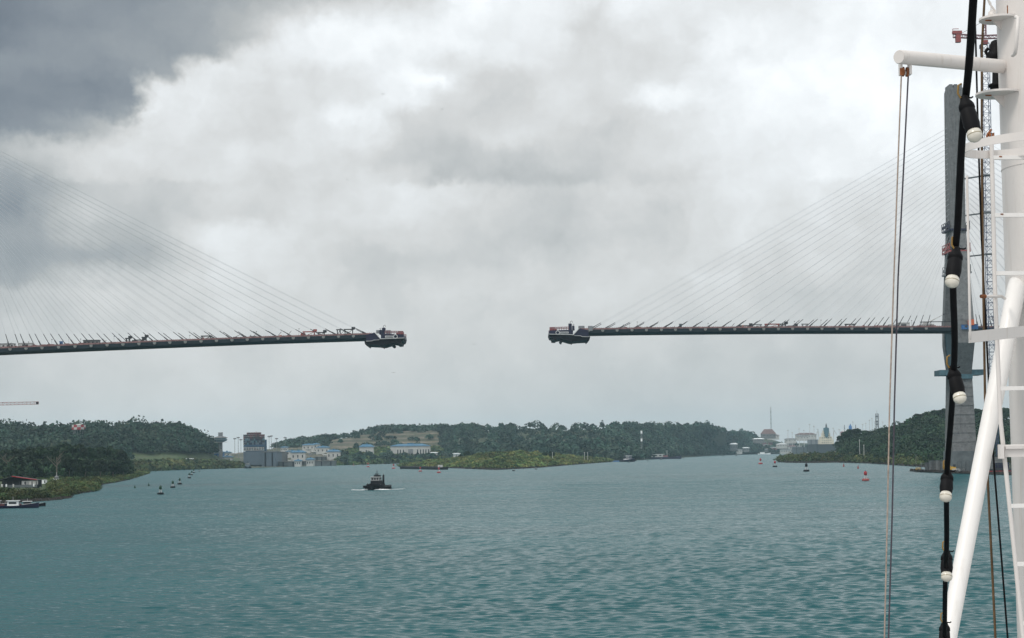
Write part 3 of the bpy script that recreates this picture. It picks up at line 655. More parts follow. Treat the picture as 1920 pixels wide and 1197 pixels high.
def half_bridge(side, label, p0, p1, pyl, stations, backst, ntop, zl, zh):
    base = P(pyl, 836, Yb(pyl)); base.z = 0
    br = empty('cable_stayed_bridge', base, label, 'bridge')
    X0, Y0 = pylon(br, pyl, 0)
    xs = np.arange(p0, p1 + 0.1, 12.0); top = MB(); rings = []
    for px in xs:
        a = deck_pt(px); y = a.y
        rings.append([Vector((a.x, y - 10.5, a.z)), Vector((a.x, y + 10.5, a.z + .0)), Vector((a.x, y + 10.5, a.z - 1.9)), Vector((a.x, y + 8.5, a.z - 2.2)), Vector((a.x, y - 8.5, a.z - 2.2)), Vector((a.x, y - 10.5, a.z - 1.9))])
    top.loft(rings); wb(top, 'deck', M_DECK, br)
    m = MB()
    for off in (-10.45, 10.45):
        for i in range(len(xs) - 1):
            a, b = deck_pt(xs[i], off, .02), deck_pt(xs[i + 1], off, .02); m.add([a, b, b + Vector((0, 0, .75)), a + Vector((0, 0, .75)), a + Vector((0, .08, 0)), b + Vector((0, .08, 0)), b + Vector((0, .08, .75)), a + Vector((0, .08, .75))], [(0, 1, 2, 3), (5, 4, 7, 6), (3, 2, 6, 7)])
        for px in np.arange(p0, p1, 3.5): a = deck_pt(px, off - .04, .02); m.bar(a, a + Vector((0, 0, 1.15)), .09)
    wb(m, 'safety_netting', M_REDRAIL, br)
    n = len(stations)
    for pl in (-1, 1):
        for lst, sg in ((stations, -side), (backst, side)):
            for i, px in enumerate(lst):
                a = deck_pt(px, pl * 9.6, 0.2); f = i / max(1, ntop - 1)
                f2 = f
                zt = zl + (zh - zl) * f2
                hy = 5.0 if zt > 134 else 5 + (134 - zt) * 0.2
                tpt = Vector((X0 + (-4.2 if (a.x < X0) else 4.2), Y0 + pl * min(3.0, hy), zt))
                d = (tpt - a).normalized(); L = (tpt - a).length
                c = MB(); s_ = tpt + (a - tpt) * 0.0
                mid = (a + tpt) / 2 - Vector((0, 0, L * L * 0.000010))
                c.tube([a + d * 5.5, (a + mid) / 2 - Vector((0, 0, L * L * 0.0000025)), mid, (tpt + mid) / 2 - Vector((0, 0, L * L * 0.0000025)), tpt], 0.056, 5)
                co = wb(c, 'stay_cable', M_CABLE, br)
                st = MB(); st.tube([a - d * .5, a + d * 3.2, a + d * 3.3, a + d * (7.2 if pl < 0 else 8.6)], [.34, .34, .2, .17], 6); wb(st, 'anchor_tube', M_STUB, co)
    for px in list(stations):
        a = deck_pt(px - 2 * side, -10.5, 0); m = MB(); m.box((a.x, a.y - .25, a.z - .55), (1.5, .5, .9)); m.box((a.x, a.y - .2, a.z - 1.15), (.9, .4, .4)); wb(m, 'anchor_bracket', M_BRACKET, br)
    return br, X0, Y0
LS = [17, 47, 77, 108, 139, 169, 199, 228.6, 258.6, 288, 316.5, 345.6, 375, 404, 433, 461.6, 490.7, 519.5, 548, 576.4, 604.4, 632.7, 660.7, 689]
RSn = [1105, 1132, 1159, 1187, 1214, 1242, 1268.6, 1296.6, 1324.5, 1352, 1379.5, 1406.5, 1434, 1461.5, 1488, 1516, 1543, 1571.4, 1599, 1626.7, 1654.6, 1683.5, 1711, 1738.5][::-1]
BL = half_bridge(-1, 'left arm of the unfinished bridge with its dark deck ending in mid air', -420, 704, -60, LS, [], 24, 134, 179)
BS = [1834 + 27 * i for i in range(24)]
BR = half_bridge(1, 'right arm of the unfinished bridge with its tall grey concrete pylon', 1086, 2500, 1801, RSn, BS, 24, 126, 191)

def traveller(mp, label):
    Y = Yb(mp(720, 620)[0]) - 12.5
    t = empty('form_traveller', P(*mp(720, 640), Y + 12.5), label, 'construction platform')
    def pr(name, m, polys, y0=0.0, dep=25.0):
        mb = MB()
        for poly in polys: prism(mb, [mp(*q) for q in poly], Y + y0, dep)
        return wb(mb, name, m, t)
    pr('lower_formwork', M_BLACK, [[(683, 639.5), (757, 635.5), (755, 640), (752, 641), (751, 645), (744, 645.5), (743, 643.5), (736, 642.5), (718, 648), (704, 646.8), (684.5, 646)],
                                   [(713, 646), (716, 646), (715, 649.5), (713.5, 649)], [(733, 645), (737, 644.5), (736, 647.5), (733, 648.5)], [(686, 645), (689, 645), (688, 648.2), (686.5, 648)]], 0.3, 24.4)
    pr('side_frame', M_NAVY, [[(686, 628), (702, 624), (713.5, 635.6), (713.5, 638), (686, 640)], [(714, 636), (714, 628), (721, 626.5), (756.5, 627), (757.5, 634.2)]], 0, 25)
    pr('mast', M_NAVY, [[(716, 629), (716.2, 615), (722, 614.6), (721.5, 629)], [(711, 627), (711.5, 619), (715, 618.5), (715.2, 627)]], 2, 5)
    pr('cabin', M_REDD, [[(743, 627), (745, 623), (749, 621.8), (755.8, 621.8), (755.5, 627)]], 3, 8)
    m = MB()
    for y in (621.2, 623.6): 
        a, b = P(*mp(722, y), Y), P(*mp(756, y + .4), Y)
        for dy in (0.0, 25.0): m.bar(a + Vector((0, dy, 0)), b + Vector((0, dy, 0)), .28)
    for x in np.arange(722, 757, 4.2):
        for dy in (0.0, 25.0): a = P(*mp(x, 620.8), Y) + Vector((0, dy, 0)); b = P(*mp(x, 627), Y) + Vector((0, dy, 0)); m.bar(a, b, .25)
    wb(m, 'railing', M_PINK, t)
    pr('walkway', M_PALE, [[(702, 623.7), (703.2, 623.7), (714, 635), (757.3, 633.4), (757.3, 634.4), (713, 636.2)], [(686, 639.6), (698, 639), (700, 637.6), (712, 637), (712, 637.6), (700, 638.4), (698, 639.9), (686, 640.4)]], -0.5, .5)
    bn = pr('banner', M_PALE, [[(722, 629.8), (737.5, 629.8), (737.6, 633.2), (722, 633.4)]], -.3, .25)
    mk = MB()
    for i in range(9):
        x = 723.6 + i * 1.45; prism(mk, [mp(x, 631.1), mp(x + 1.05, 631.1), mp(x + 1.05, 632.5), mp(x, 632.5)], Y - .36, .05)
    wb(mk, 'marking', M_NAVY, bn)
    lg = MB(); c = P(*mp(741.5, 631.6), Y - .3); ring = [c + Vector((1.0 * math.cos(k * math.pi / 8), 0, 1.0 * math.sin(k * math.pi / 8))) for k in range(17)]; lg.tube(ring, .22, 5); wb(lg, 'round_emblem', M_PALE, t)
    ar = MB(); a = P(*mp(719, 615), Y + 4)
    ar.tube([a, a + Vector((0, 0, .9)), a + Vector((.7, 0, 1.5)), a + Vector((1.2, 0, .6))], .13, 5); ar.tube([P(*mp(713, 618.5), Y + 4), P(*mp(714.5, 615.5), Y + 4), P(*mp(711.5, 616.4), Y + 4)], .12, 5); wb(ar, 'floodlight_arm', M_STUB, t)
    pc = MB(); q = P(*mp(705, 624), Y + 5); pc.box(q + Vector((1.8, 0, .4)), (3.2, 3, 1.6)); pc.box(q + Vector((6.5, 0, -.2)), (2.4, 3, 2.6)); wb(pc, 'hydraulic_pack', M_STEEL, t)
    return t
traveller(lambda x, y: (x, y), 'navy steel form traveller hung on the tip of the left bridge arm')
traveller(lambda x, y: (1029.5 + (757 - x) * 1.045, y - 7.2 + (757 - x) * -.015), 'navy steel form traveller hung on the tip of the right bridge arm')

# ---------------- things standing on the deck
def dthing(name, px, label, cat, off=-6.0, group=None):
    return empty(name, deck_pt(px, off, 0.02), label, cat, group)
def site_cabin(px, w, h, wallm, roofm, label, off=-6.0, windows=3, d=3.0):
    t = dthing('site_cabin', px, label, 'cabin', off)
    MB().box((0, 0, h / 2), (w, d, h)).build('wall', wallm, t)
    MB().box((0, 0, h + .13), (w + .5, d + .5, .26)).build('roof', roofm, t)
    for i in range(windows):
        f = MB().box((-w / 2 + (i + .5) * w / windows, -d / 2 - .03, h * .58), (w / windows * .45, .06, h * .35)).build('window', M_WIN, t)
    return t
site_cabin(168, 8.0, 2.3, M_CONC, M_STUB, 'long grey site cabin with dark flat roof on the left deck', windows=4)
site_cabin(7, 8.5, 2.3, M_PALE, M_STUB, 'site cabin at the left edge of the photo on the left deck', windows=4)
site_cabin(44, 6.8, 2.2, M_PALE, M_PALE, 'plain pale container cabin on the left deck beside the edge cabin', windows=1)
site_cabin(110.5, 1.4, 2.3, M_BLUE, M_BLUE, 'narrow bright blue toilet cabin on the left deck', windows=1, d=1.4)
site_cabin(1277.5, 1.3, 2.6, M_TEAL, M_PALE, 'narrow dark blue cabin with pale top on the right deck', windows=1, d=1.4)
site_cabin(1697, 6.6, 2.6, M_PALE, M_PALE, 'grey shed beyond the twin halyard ropes on the right deck', windows=1)
site_cabin(1677, 4.2, 1.6, M_PALE, M_PALE, 'low pale box cabin between the halyard ropes on the right deck', windows=1)
def crates(px, w, n, label, m=M_REDD):
    t = dthing('crate_stack', px, label, 'crate')
    for i in range(n):
        b = MB().box(((i - (n - 1) / 2) * w / n, 0, .62), (w / n * .85, 1.6, 1.2)); b.box(((i - (n - 1) / 2) * w / n, 0, 1.27), (w / n * .9, 1.7, .1)); b.build('box', m, t)
for px, w, n, lab in [(149, 3.0, 2, 'dark red box beside the grey site cabin on the left deck'), (60, 2.0, 1, 'dark red bin next to the pale container cabin'), (23, 1.6, 1, 'small dark bin right of the edge cabin'),
                      (78, 2.4, 2, 'dark red boxes left of the blue cabin'), (90, 3.2, 2, 'low row of red boxes by the blue cabin'), (122, 2.2, 2, 'low rubble boxes right of the blue cabin'),
                      (1646, 2.2, 1, 'leftmost dark red box near the halyards on the right deck'), (1654, 2.0, 1, 'middle dark red box near the halyards on the right deck'), (1664, 2.4, 2, 'pair of dark red boxes touching the halyards on the right deck'),
                      (1622, 1.4, 1, 'lone small red box on the right deck'), (1174, 1.6, 1, 'small red box on the deck near the right tip'), (1198, 2.4, 2, 'low red crates on the deck near the right tip'), (1728, 3, 2, 'red boxes below the yellow-white crane'), (1750, 5, 4, 'row of dark red boxes under the deck crane'), (524, 1.4, 1, 'round-topped orange red box on the left deck')]:
    crates(px, w, n, lab, M_ORANGE if px == 524 else M_REDD)
def stress_rig(px, w, h, label, m=M_STUB, style=0, off=-5.0):
    t = dthing('stressing_rig', px, label, 'machine', off)
    a = MB()
    for x in (-w / 2, w / 2): a.box((x, 0, h / 2), (.35, .35, h)); a.box((x, 1.5, h / 2), (.35, .35, h))
    a.build('frame', m, t)
    MB().box((0, .7, h), (w + 1.2, 1.2, .5)).build('beam', m, t)
    if style: MB().box((w / 2 + .4, .6, h + .6), (1.8, 1.4, 1.3)).build('hoist', m, t)
    if style == 2: MB().box((-w / 2 - .4, .6, h * .55), (2.2, 1.6, 1.4)).build('winch', m, t)
    MB().tube([(-w / 2, 0, .2), (w / 2, 0, h - .2)], .14, 5).build('brace', m, t)
for px, w, h, lab, mm, st in [(235, 1.6, 2.8, 'dark rig with raised box left of the long beam on the left deck', M_STUB, 1), (256, 4.2, 1.7, 'long dark lifting beam on the left deck', M_STUB, 2), (266, 1.6, 3.0, 'tall dark winch stand ending the beam on the left deck', M_STUB, 1),
                              (383, 4.5, 2.4, 'raised dark beam on posts midway along the left deck', M_STUB, 0), (577, 5.5, 2.8, 'dull red lifting machine near the left bridge tip', M_REDD, 2), (600, 3.0, 2.2, 'dark machine right of the dull red lifter', M_STUB, 1),
                              (633, 1.5, 3.4, 'slim upright rig near the left bridge tip', M_STUB, 0), (652, 4.0, 3.4, 'folded dark crane arm close to the left bridge tip', M_STUB, 1),
                              (1400, 5.4, 1.6, 'dark raised platform beam on the right deck', M_STUB, 2), (1422, 4.5, 2.2, 'pale railing platform beside the dark beam on the right deck', M_STEEL, 0), (1451, 7.0, 2.4, 'long dull red raised beam on the right deck', M_REDD, 0), (1470, 3.5, 2.4, 'dark beam right of the long red beam', M_STUB, 1),
                              (1598, 4.6, 2.2, 'thin black raised beam on the right deck', M_STUB, 0), (1513, 2.5, 2.3, 'small pale raised stand on the right deck', M_STEEL, 0), (1489, 3.2, 1.3, 'low dark machine among the stays of the right deck', M_STUB, 2), (1215, 1.2, 1.0, 'tiny dark winch near the right bridge tip', M_STUB, 0)]:
    stress_rig(px, w, h, lab, mm, st)
def person(px, label, shirt, off=-8.5):
    p = deck_pt(px, off, .02)
    rsn = [((0, 0, .95), .15), ((0, 0, 1.2), .17), ((0, 0, 1.42), .15), ((0, 0, 1.52), .07), ((0, 0, 1.68), .11)]
    verts = [v for v, r in rsn]; rad = [r for v, r in rsn]; ed = [(i, i + 1) for i in range(4)]
    def ch(root, pts):
        i = root
        for v, r in pts: verts.append(v); rad.append(r); ed.append((i, len(verts) - 1)); i = len(verts) - 1
    for s in (-1, 1):
        ch(0, [((.1 * s, 0, .88), .10), ((.11 * s, -.03, .48), .075), ((.12 * s, 0, .08), .05), ((.12 * s, -.12, .04), .045)])
        ch(2, [((.2 * s, 0, 1.42), .06), ((.24 * s, 0, 1.15), .05), ((.25 * s, -.08, .92), .04), ((.25 * s, -.1, .82), .035)])
    me = bpy.data.meshes.new('person'); me.from_pydata(verts, ed, []); me.materials.append(shirt)
    o = bpy.data.objects.new('person', me); COL.objects.link(o); o.location = p
    md = o.modifiers.new('skin', 'SKIN')
    for i, r in enumerate(rad): me.skin_vertices[0].data[i].radius = (r, r)
    me.skin_vertices[0].data[0].use_root = True
    tag(o, label, 'person')
person(1385, 'person in pale clothes standing left of the dark platform beam', M_PALE); person(1394, 'person in orange standing on the dark beam', M_ORANGE)
rq = random.Random(31)
for i in range(64):
    px = rq.uniform(6, 672) if i < 34 else rq.uniform(1118, 1735); t = dthing('material_pile', px, 'small pile of building material lying on the bridge deck', 'building material', rq.uniform(-9, -2), 'piles of building material on the bridge deck')
    w = rq.uniform(.6, 2.6); h = rq.uniform(.5, 1.5); mm = rq.choice([M_REDD, M_STUB, M_STUB, M_PINK, M_PALE, M_CONCD, M_ORANGE])
    MB().box((0, 0, h * .5), (w, 1.2, h * .9), rq.uniform(-.3, .3), .8).build('stack', mm, t)
    if i % 3 == 0: MB().bar((-w * .3, 0, h * .6), (w * rq.uniform(.3, 1.4), 0, h + rq.uniform(.4, 2.2)), .16).build('pipe', M_STUB, t)
    if i % 4 == 0: MB().box((w * .2, 0, h + .1), (w * .5, 1.3, .3)).build('cover', M_PALE, t)
def mobile_crane():
    t = dthing('mobile_crane', 1745, 'pale deck crane with its boom raised toward the pylon', 'crane', -5)
    MB().box((0, 0, 1.5), (6, 2.6, 1.4)).box((-1.5, 0, 2.6), (2.4, 2.2, 1.2)).build('body', M_PALE, t)
    for x in (-2.2, -.8, .8, 2.2):
        MB().tube([(x, -1.6, .6), (x, 1.6, .6)], .6, 12).build('wheel', M_STUB, t)
    a = Vector((-1, 0, 2.6)); b = Vector((a.x + 9.6, 0, 7.4)); c = MB(); c.tube([a, a + (b - a) * .5], .35, 6); c.tube([a + (b - a) * .5, b], .22, 6); c.build('boom', M_PALE, t)
    MB().box(b, (.9, .6, .6)).build('boom_head', M_STUB, t)
    MB().tube([(0.5, 0, 2.2), a + (b - a) * .4], .14, 6).build('hydraulic_ram', M_STEEL, t)
    for s in (-1, 1): MB().box((s * 3.2, 0, .25), (.4, 5, .3)).build('outrigger', M_STEEL, t)
mobile_crane()
gr = dthing('gantry_rail', 1758, 'long dark horizontal gantry rail over the deck beside the pylon', 'gantry', -8)
MB().box((0, 0, 3.2), (18, .4, .4)).build('rail', M_STUB, gr)
for x in (-8, -3, 3, 8): MB().box((x, 0, 1.5), (.25, .25, 3.0)).build('post', M_STUB, gr)
bd = empty('blue_site_box', deck_pt(1812, -13, -1), 'blue box cabin fixed to the pylon at deck level', 'cabin'); MB().box((0, -3, .8), (9, 3, 2.6)).build('wall', M_BLUE, bd); MB().box((0, -3, 2.2), (9.4, 3.4, .2)).build('roof', M_STEEL, bd); MB().box((-2, -4.55, 1), (1.4, .1, 1.1)).build('window', M_WIN, bd)
tk = empty('fuel_tank', deck_pt(1813.5, -13, 0.5), 'orange square tank in front of the pylon at deck level', 'tank'); MB().box((0, -5.6, 1.6), (2.9, 2.0, 3.0)).build('shell', M_ORANGE, tk); MB().box((0, -5.6, 3.2), (2.2, 1.4, .3)).build('lid', M_REDD, tk)
for i, px in enumerate([52, 96, 128, 150, 213, 355, 480, 560, 1181, 1195, 1328, 1490, 1540, 1578, 1710, 1688]):
    t = dthing('deck_light', px, 'slim temporary lamp post standing on the bridge deck', 'lamp', -9.5, 'temporary lamp posts along the bridge deck')
    hh = 2.6 + (i * 7 % 5) * .35
    MB().tube([(0, 0, 0), (0, 0, hh)], .06, 6).build('pole', M_STEEL, t); MB().box((.12, 0, hh + .1), (.5, .35, .3)).build('lamp_head', M_STUB, t)

# ---------------- tower cranes
def crane_right():
    X, Y = BR[1], BR[2]; top = P(1852, 60, Y - 16); base = P(1866, 884, Y - 16)
    cx = P(1856, 500, Y - 16).x; t = empty('tower_crane', (cx, Y - 16, 0), 'blue lattice tower crane tied to the right pylon', 'crane')
    MB().box((0, 0, 4), (9, 9, 9)).build('base', M_CONC, t)
    m = MB(); ztop = P(1850, 82, Y - 16).z; m.lattice((0, 0, 8), (0, 0, ztop), 3.8, 3.8, .24); m.build('crane_mast', M_CRBLUE, t)
    zj = P(1850, 70, Y - 16).z
    MB().box((0, 0, ztop + .6), (3, 3, 2.2)).build('slewing_unit', M_REDD, t)
    MB().lattice((-17, 0, zj + 1), (0, 0, zj), 1.8, 2.4, .3).build('counter_jib', M_PINK, t)
    MB().lattice((0, 0, zj), (34, 0, zj + 1), 1.8, 2.4, .3).build('jib', M_PINK, t)
    MB().box((-14.5, 0, zj - .6), (2.6, 2.4, 4.2)).build('counterweight', M_REDD, t)
    MB().box((-15, 0, zj + 2.8), (5, 2.2, 1.6)).bar((-17.3, 0, zj + 2), (-17.3, 0, zj + 4.8), .25).bar((-17.3, 0, zj + 4.8), (-14, 0, zj + 4.8), .25).build('winch', M_REDD, t)
    MB().lattice((0, 0, zj + 1), (0, 0, zj + 9), 1.6, 2.4, .3).build('apex', M_PINK, t)
    for x in (-15, 30): MB().bar((0, 0, zj + 9), (x, 0, zj + 1), .14).build('tie_bar', M_STUB, t)
    MB().box((-2.2, -1, ztop - 2), (1.8, 1.6, 2)).build('cab', M_NAVY, t)
    for y in (329, 399, 477):
        z = P(1830, y, Y - 16).z
        m = MB(); m.box((0, 0, z), (4.6, 4.6, .7)); m.bar((-1.5, 0, z), (X + 4 - cx, 12, z + .2), .35); m.bar((1.5, 0, z), (X + 4.5 - cx, 15, z + .2), .35); m.build('wall_tie', M_STEEL, t)
    return cx, Y
CRX, CRY = crane_right()
def crane_left():
    b = P(-120, 870, 985); t = empty('tower_crane', (b.x, b.y, 3), 'low tower crane whose thin red jib reaches in from the left edge', 'crane')
    z = P(40, 758, 985).z - 3; L = P(72, 757, 985).x - b.x
    MB().box((0, 0, 0), (7, 7, 2)).build('base', M_CONC, t)
    MB().lattice((0, 0, 1), (0, 0, z + 6), 2.2, 3, .3).build('crane_mast', M_PINK, t)
    MB().lattice((0, 0, z), (L, 0, z + .5), 1.2, 2.2, .13, 1.5).build('jib', M_REDD, t)
    MB().lattice((0, 0, z), (-15, 0, z), 1.5, 2, .22).build('counter_jib', M_PINK, t)
    MB().box((-13, 0, z - 1), (3, 2, 3)).build('counterweight', M_CONC, t)
    MB().bar((0, 0, z + 6), (L * .45, 0, z + 1), .12).bar((0, 0, z + 6), (-14, 0, z + 1), .12).build('tie_bar', M_STUB, t)
    MB().box((L - .6, 0, z + .4), (1.2, 1.4, 1.4)).build('jib_head', M_STUB, t)
crane_left()

# ---------------- pylon island: low quay with works on it
def island():
    o = MB(); pts = [(1708, 884.5), (1716, 880.5), (1728, 881.5), (1740, 884), (1800, 886.5), (1905, 887.5)]
    pts = [(1706, 884), (1722, 885.5), (1760, 887), (1800, 888.5), (1850, 890), (2010, 894)]
    near = [P(x, y) for x, y in pts]; rings = []
    for p in near:
        k = 34.0
        rings.append([Vector((p.x, p.y, -1)), Vector((p.x * 1.0005, p.y + .8, 1.1)), Vector((p.x * (1 + k / p.y), p.y + k, 1.3)), Vector((p.x * (1 + (k + 1) / p.y), p.y + k + 1, -1))])
    o.loft(rings); q = o.build('quay', M_ROCK); tag(q, kind='structure')
    r = np.random.RandomState(4); m = MB()
    for i in range(260):
        px = r.uniform(1708, 2000); py = np.interp(px, [a for a, b in pts], [b for a, b in pts]); p = P(px, py); s = r.uniform(.5, 1.5)
        m.box((p.x, p.y + r.uniform(-.5, 6), .6 + r.uniform(0, .6)), (s * 1.5, s, s * .8), r.uniform(0, 3), .6)
    tag(m.build('quay_rubble', M_ROCK), kind='stuff')
island()
def qthing(name, px, label, cat, back=9.0, rz=0.0):
    y = np.interp(px, [1706, 1722, 1760, 1800, 1850, 2010], [884, 885.5, 887, 888.5, 890, 894]); p = P(px, y); k = (p.y + back) / p.y
    return empty(name, (p.x * k, p.y * k, 1.2), label, cat, None, rz)
def precast(px, w, h, label):
    t = qthing('precast_unit', px, label, 'concrete unit')
    MB().box((0, 0, h / 2), (w, 5, h)).build('body', M_CONC, t)
    for i in range(int(w / 2.2)): MB().box((-w / 2 + 1.1 + i * 2.2, -2.6, h * .5), (.35, .25, h * .96)).build('rib', M_CONCD, t)
    MB().box((0, 0, h + .12), (w + .3, 5.3, .24)).build('top_slab', M_CONCD, t)
precast(1752, 5, 5.4, 'ribbed grey concrete unit nearest the black cable on the quay'); precast(1763, 3.5, 5.6, 'narrow ribbed grey concrete unit on the quay left of the pylon'); precast(1742, 3.6, 4.0, 'low ribbed concrete unit beside the scaffold on the quay')
def scaffold(px, w, h, label, m=M_STEEL):
    t = qthing('scaffold', px, label, 'scaffold', 6)
    for lv in np.arange(0, h, 2.0):
        s = MB(); s.box((0, 0, lv + 1.9), (w, 2, .15)); s.build('platform', m, t)
    s = MB()
    for x in np.linspace(-w / 2, w / 2, max(2, int(w / 1.8))):
        for y in (-1, 1): s.bar((x, y, 0), (x, y, h + .8), .16)
    s.build('upright', m, t)
scaffold(1733, 3.2, 3.6, 'small grey scaffold at the left of the works quay'); scaffold(1776, 6, 3.6, 'dark scaffold behind the black cable on the quay', M_CONCD); scaffold(1812, 9, 4.5, 'wide scaffold wrapped round the pylon foot', M_CONCD); scaffold(1880, 9, 4.2, 'dark scaffold seen between the ladder rail and the mast', M_STUB)
for px, w, lab in [(1722, 3, 'low yellow-brown pallet stack at the quay tip'), (1792, 3.6, 'cream crate at the quay edge under the pylon'), (1804, 2.6, 'dull crate pile at the foot of the pylon')]:
    t = qthing('pallet_stack', px, lab, 'pallets', 3)
    for k in range(3): MB().box((0, 0, .25 + k * .5), (w, 1.4, .3)).build('pallet', M_YELLOW if px == 1722 else M_PALE, t)
def post_light(px, label):
    t = qthing('light_pole', px, label, 'lamp', 4); MB().tube([(0, 0, 0), (0, 0, 9)], .12, 6).build('pole', M_STEEL, t); MB().box((.3, 0, 9), (.9, .3, .2)).build('lamp_head', M_STUB, t)
post_light(1718, 'thin light pole at the left tip of the works quay')
yc = qthing('yellow_excavator', 1787, 'yellow excavator working on the quay behind the black cable', 'excavator', 5)
MB().box((0, 0, 1.6), (3, 2.4, 1.6), 0, .9).build('body', M_YELLOW, yc); MB().box((.6, -.6, 2.9), (1.2, 1, 1.4)).build('cab', M_WIN, yc)
for s in (-1, 1): MB().box((0, s * 1.1, .4), (3.8, .6, .8)).build('track', M_STUB, yc)
MB().tube([(-1, 0, 2), (-3.2, 0, 4.6), (-4.6, 0, 3.2), (-5, 0, 1)], .25, 6).build('boom', M_YELLOW, yc)
bg = empty('barge', P(1885, 888.5), 'dark barge with red waterline moored right of the pylon', 'barge'); k = MB(); k.loft([[Vector((x, -4, 0.05)), Vector((x, -4.4, 1.7)), Vector((x, 4.4, 1.7)), Vector((x, 4, .05))] for x in (-14, 22)]); k.build('hull', M_RED, bg); MB().box((4, 0, 2.2), (36, 8.4, 1.0)).build('deck_coaming', M_STUB, bg); MB().box((-2, 0, 4.2), (7, 4, 3)).build('deckhouse', M_NAVY, bg)

# ---------------- buoys
def buoy(px, py, hpx, label, topm, botm, group, style=0):
    p = P(px, py); h = hpx / F * p.y; s = h / 4.2
    t = empty('channel_buoy', p, label, 'buoy', group); r = 1.5 * s
    if style == 0:
        MB().lathe([(r * .7, -.4 * s), (r, -.1 * s), (r, .75 * s), (r * .85, .9 * s), (r * .3, .95 * s)], n=18).build('float', botm, t)
        m = MB()
        for k in range(4):
            a = k * math.pi / 2 + .78; m.bar((r * .42 * math.cos(a), r * .42 * math.sin(a), .9 * s), (r * .30 * math.cos(a), r * .30 * math.sin(a), 2.7 * s), .13 * s)
        for k in range(4):
            a, b = k * math.pi / 2 + .78, (k + 1) * math.pi / 2 + .78; m.bar((r * .37 * math.cos(a), r * .37 * math.sin(a), 1.7 * s), (r * .37 * math.cos(b), r * .37 * math.sin(b), 1.7 * s), .09 * s)
        m.build('tower', M_PALE, t)
        MB().lathe([(.3 * s, 2.3 * s), (.66 * s, 2.45 * s), (.66 * s, 3.7 * s), (.5 * s, 3.85 * s), (.22 * s, 3.95 * s)], n=14).build('daymark', topm, t)
        MB().lathe([(.14 * s, 3.95 * s), (.2 * s, 4.0 * s), (.2 * s, 4.2 * s), (.08 * s, 4.3 * s)], n=10).build('lantern', M_BLACK, t)
    else:
        MB().lathe([(r * .5, -.4 * s), (r * .8, 0), (r * .8, .9 * s), (r * .25, 3.2 * s), (r * .15, 4.2 * s)], n=14).build('body', botm, t); MB().lathe([(.2 * s, 4.2 * s), (.2 * s, 4.45 * s)], n=8).build('lantern', topm, t)
GG, GR_, GC = 'green buoys marking the left side of the channel', 'red buoys marking the channel', 'dark buoys along the grassy spit'
for a in [(301, 927.5, 17, 'nearest and largest green buoy of the left row'), (324, 915, 13.5, 'second nearest green buoy of the left row'), (337, 908.5, 12, 'third nearest green buoy of the left row'), (355, 897, 10, 'fourth nearest green buoy of the left row'),
          (359.5, 891, 8, 'fifth nearest green buoy, touching the sixth'), (363.5, 887, 7, 'sixth nearest green buoy of the left row'), (374, 884, 5, 'farthest tiny green buoy at the end of the left row')]:
    buoy(*a, M_GREEN, M_BLACK, GG)
buoy(253, 915.5, 6, 'tiny dark buoy off the left bank, left of its twin', M_GREEN, M_GREEN, GG, 1); buoy(279, 911.5, 6, 'tiny dark buoy between the left bank and the green row', M_GREEN, M_GREEN, GG, 1)
for a in [(663, 873.5, 4, 'farthest red buoy, faint before the lock shore'), (690, 876, 8, 'red buoy behind and left of the tugboat'), (738, 879, 9, 'red buoy between the tugboat and the floating dock'), (788, 884.5, 9, 'low red buoy off the end of the floating dock'), (823, 887, 10.5, 'red buoy just right of the floating dock'),
          (1426, 870.5, 11, 'red buoy in the open channel left of the two-tone one')]:
    buoy(*a, M_RED, M_RED, GR_)
buoy(1453, 876, 12, 'red-topped buoy with black float off the right bank point', M_RED, M_BLACK, GR_); buoy(1512, 884.5, 16, 'all black buoy with pale legs off the right bank', M_BLACK, M_BLACK, GR_); buoy(1623, 902, 19, 'nearest and largest red buoy, left of the halyards', M_RED, M_REDD, GR_)
buoy(1582, 875.5, 6, 'tiny dull red buoy close under the right bank', M_REDD, M_REDD, GR_, 1); buoy(1609, 879, 6.5, 'tiny dull red buoy above the largest red one', M_REDD, M_REDD, GR_, 1)
for a in [(963, 883.5, 8, 'dark green buoy at the tip of the grassy spit'), (1005, 880.5, 7, 'dark buoy on the spit shore, second from its tip'), (1180, 867.5, 5, 'small blue-black buoy below the blue tugboat'), (1214, 864.5, 4.5, 'small dark buoy below the white beacon tower'), (1240, 862.5, 5, 'small dark buoy at the bow of the long barge'),
          (1282, 859.5, 4, 'tiny dark buoy before the forest shore'), (1355, 856, 5, 'tiny dark buoy before the white shore house'), (1381, 855, 5, 'tiny dark buoy at the far end of the channel')]:
    buoy(*a, M_GREEN, M_BLACK, GC)

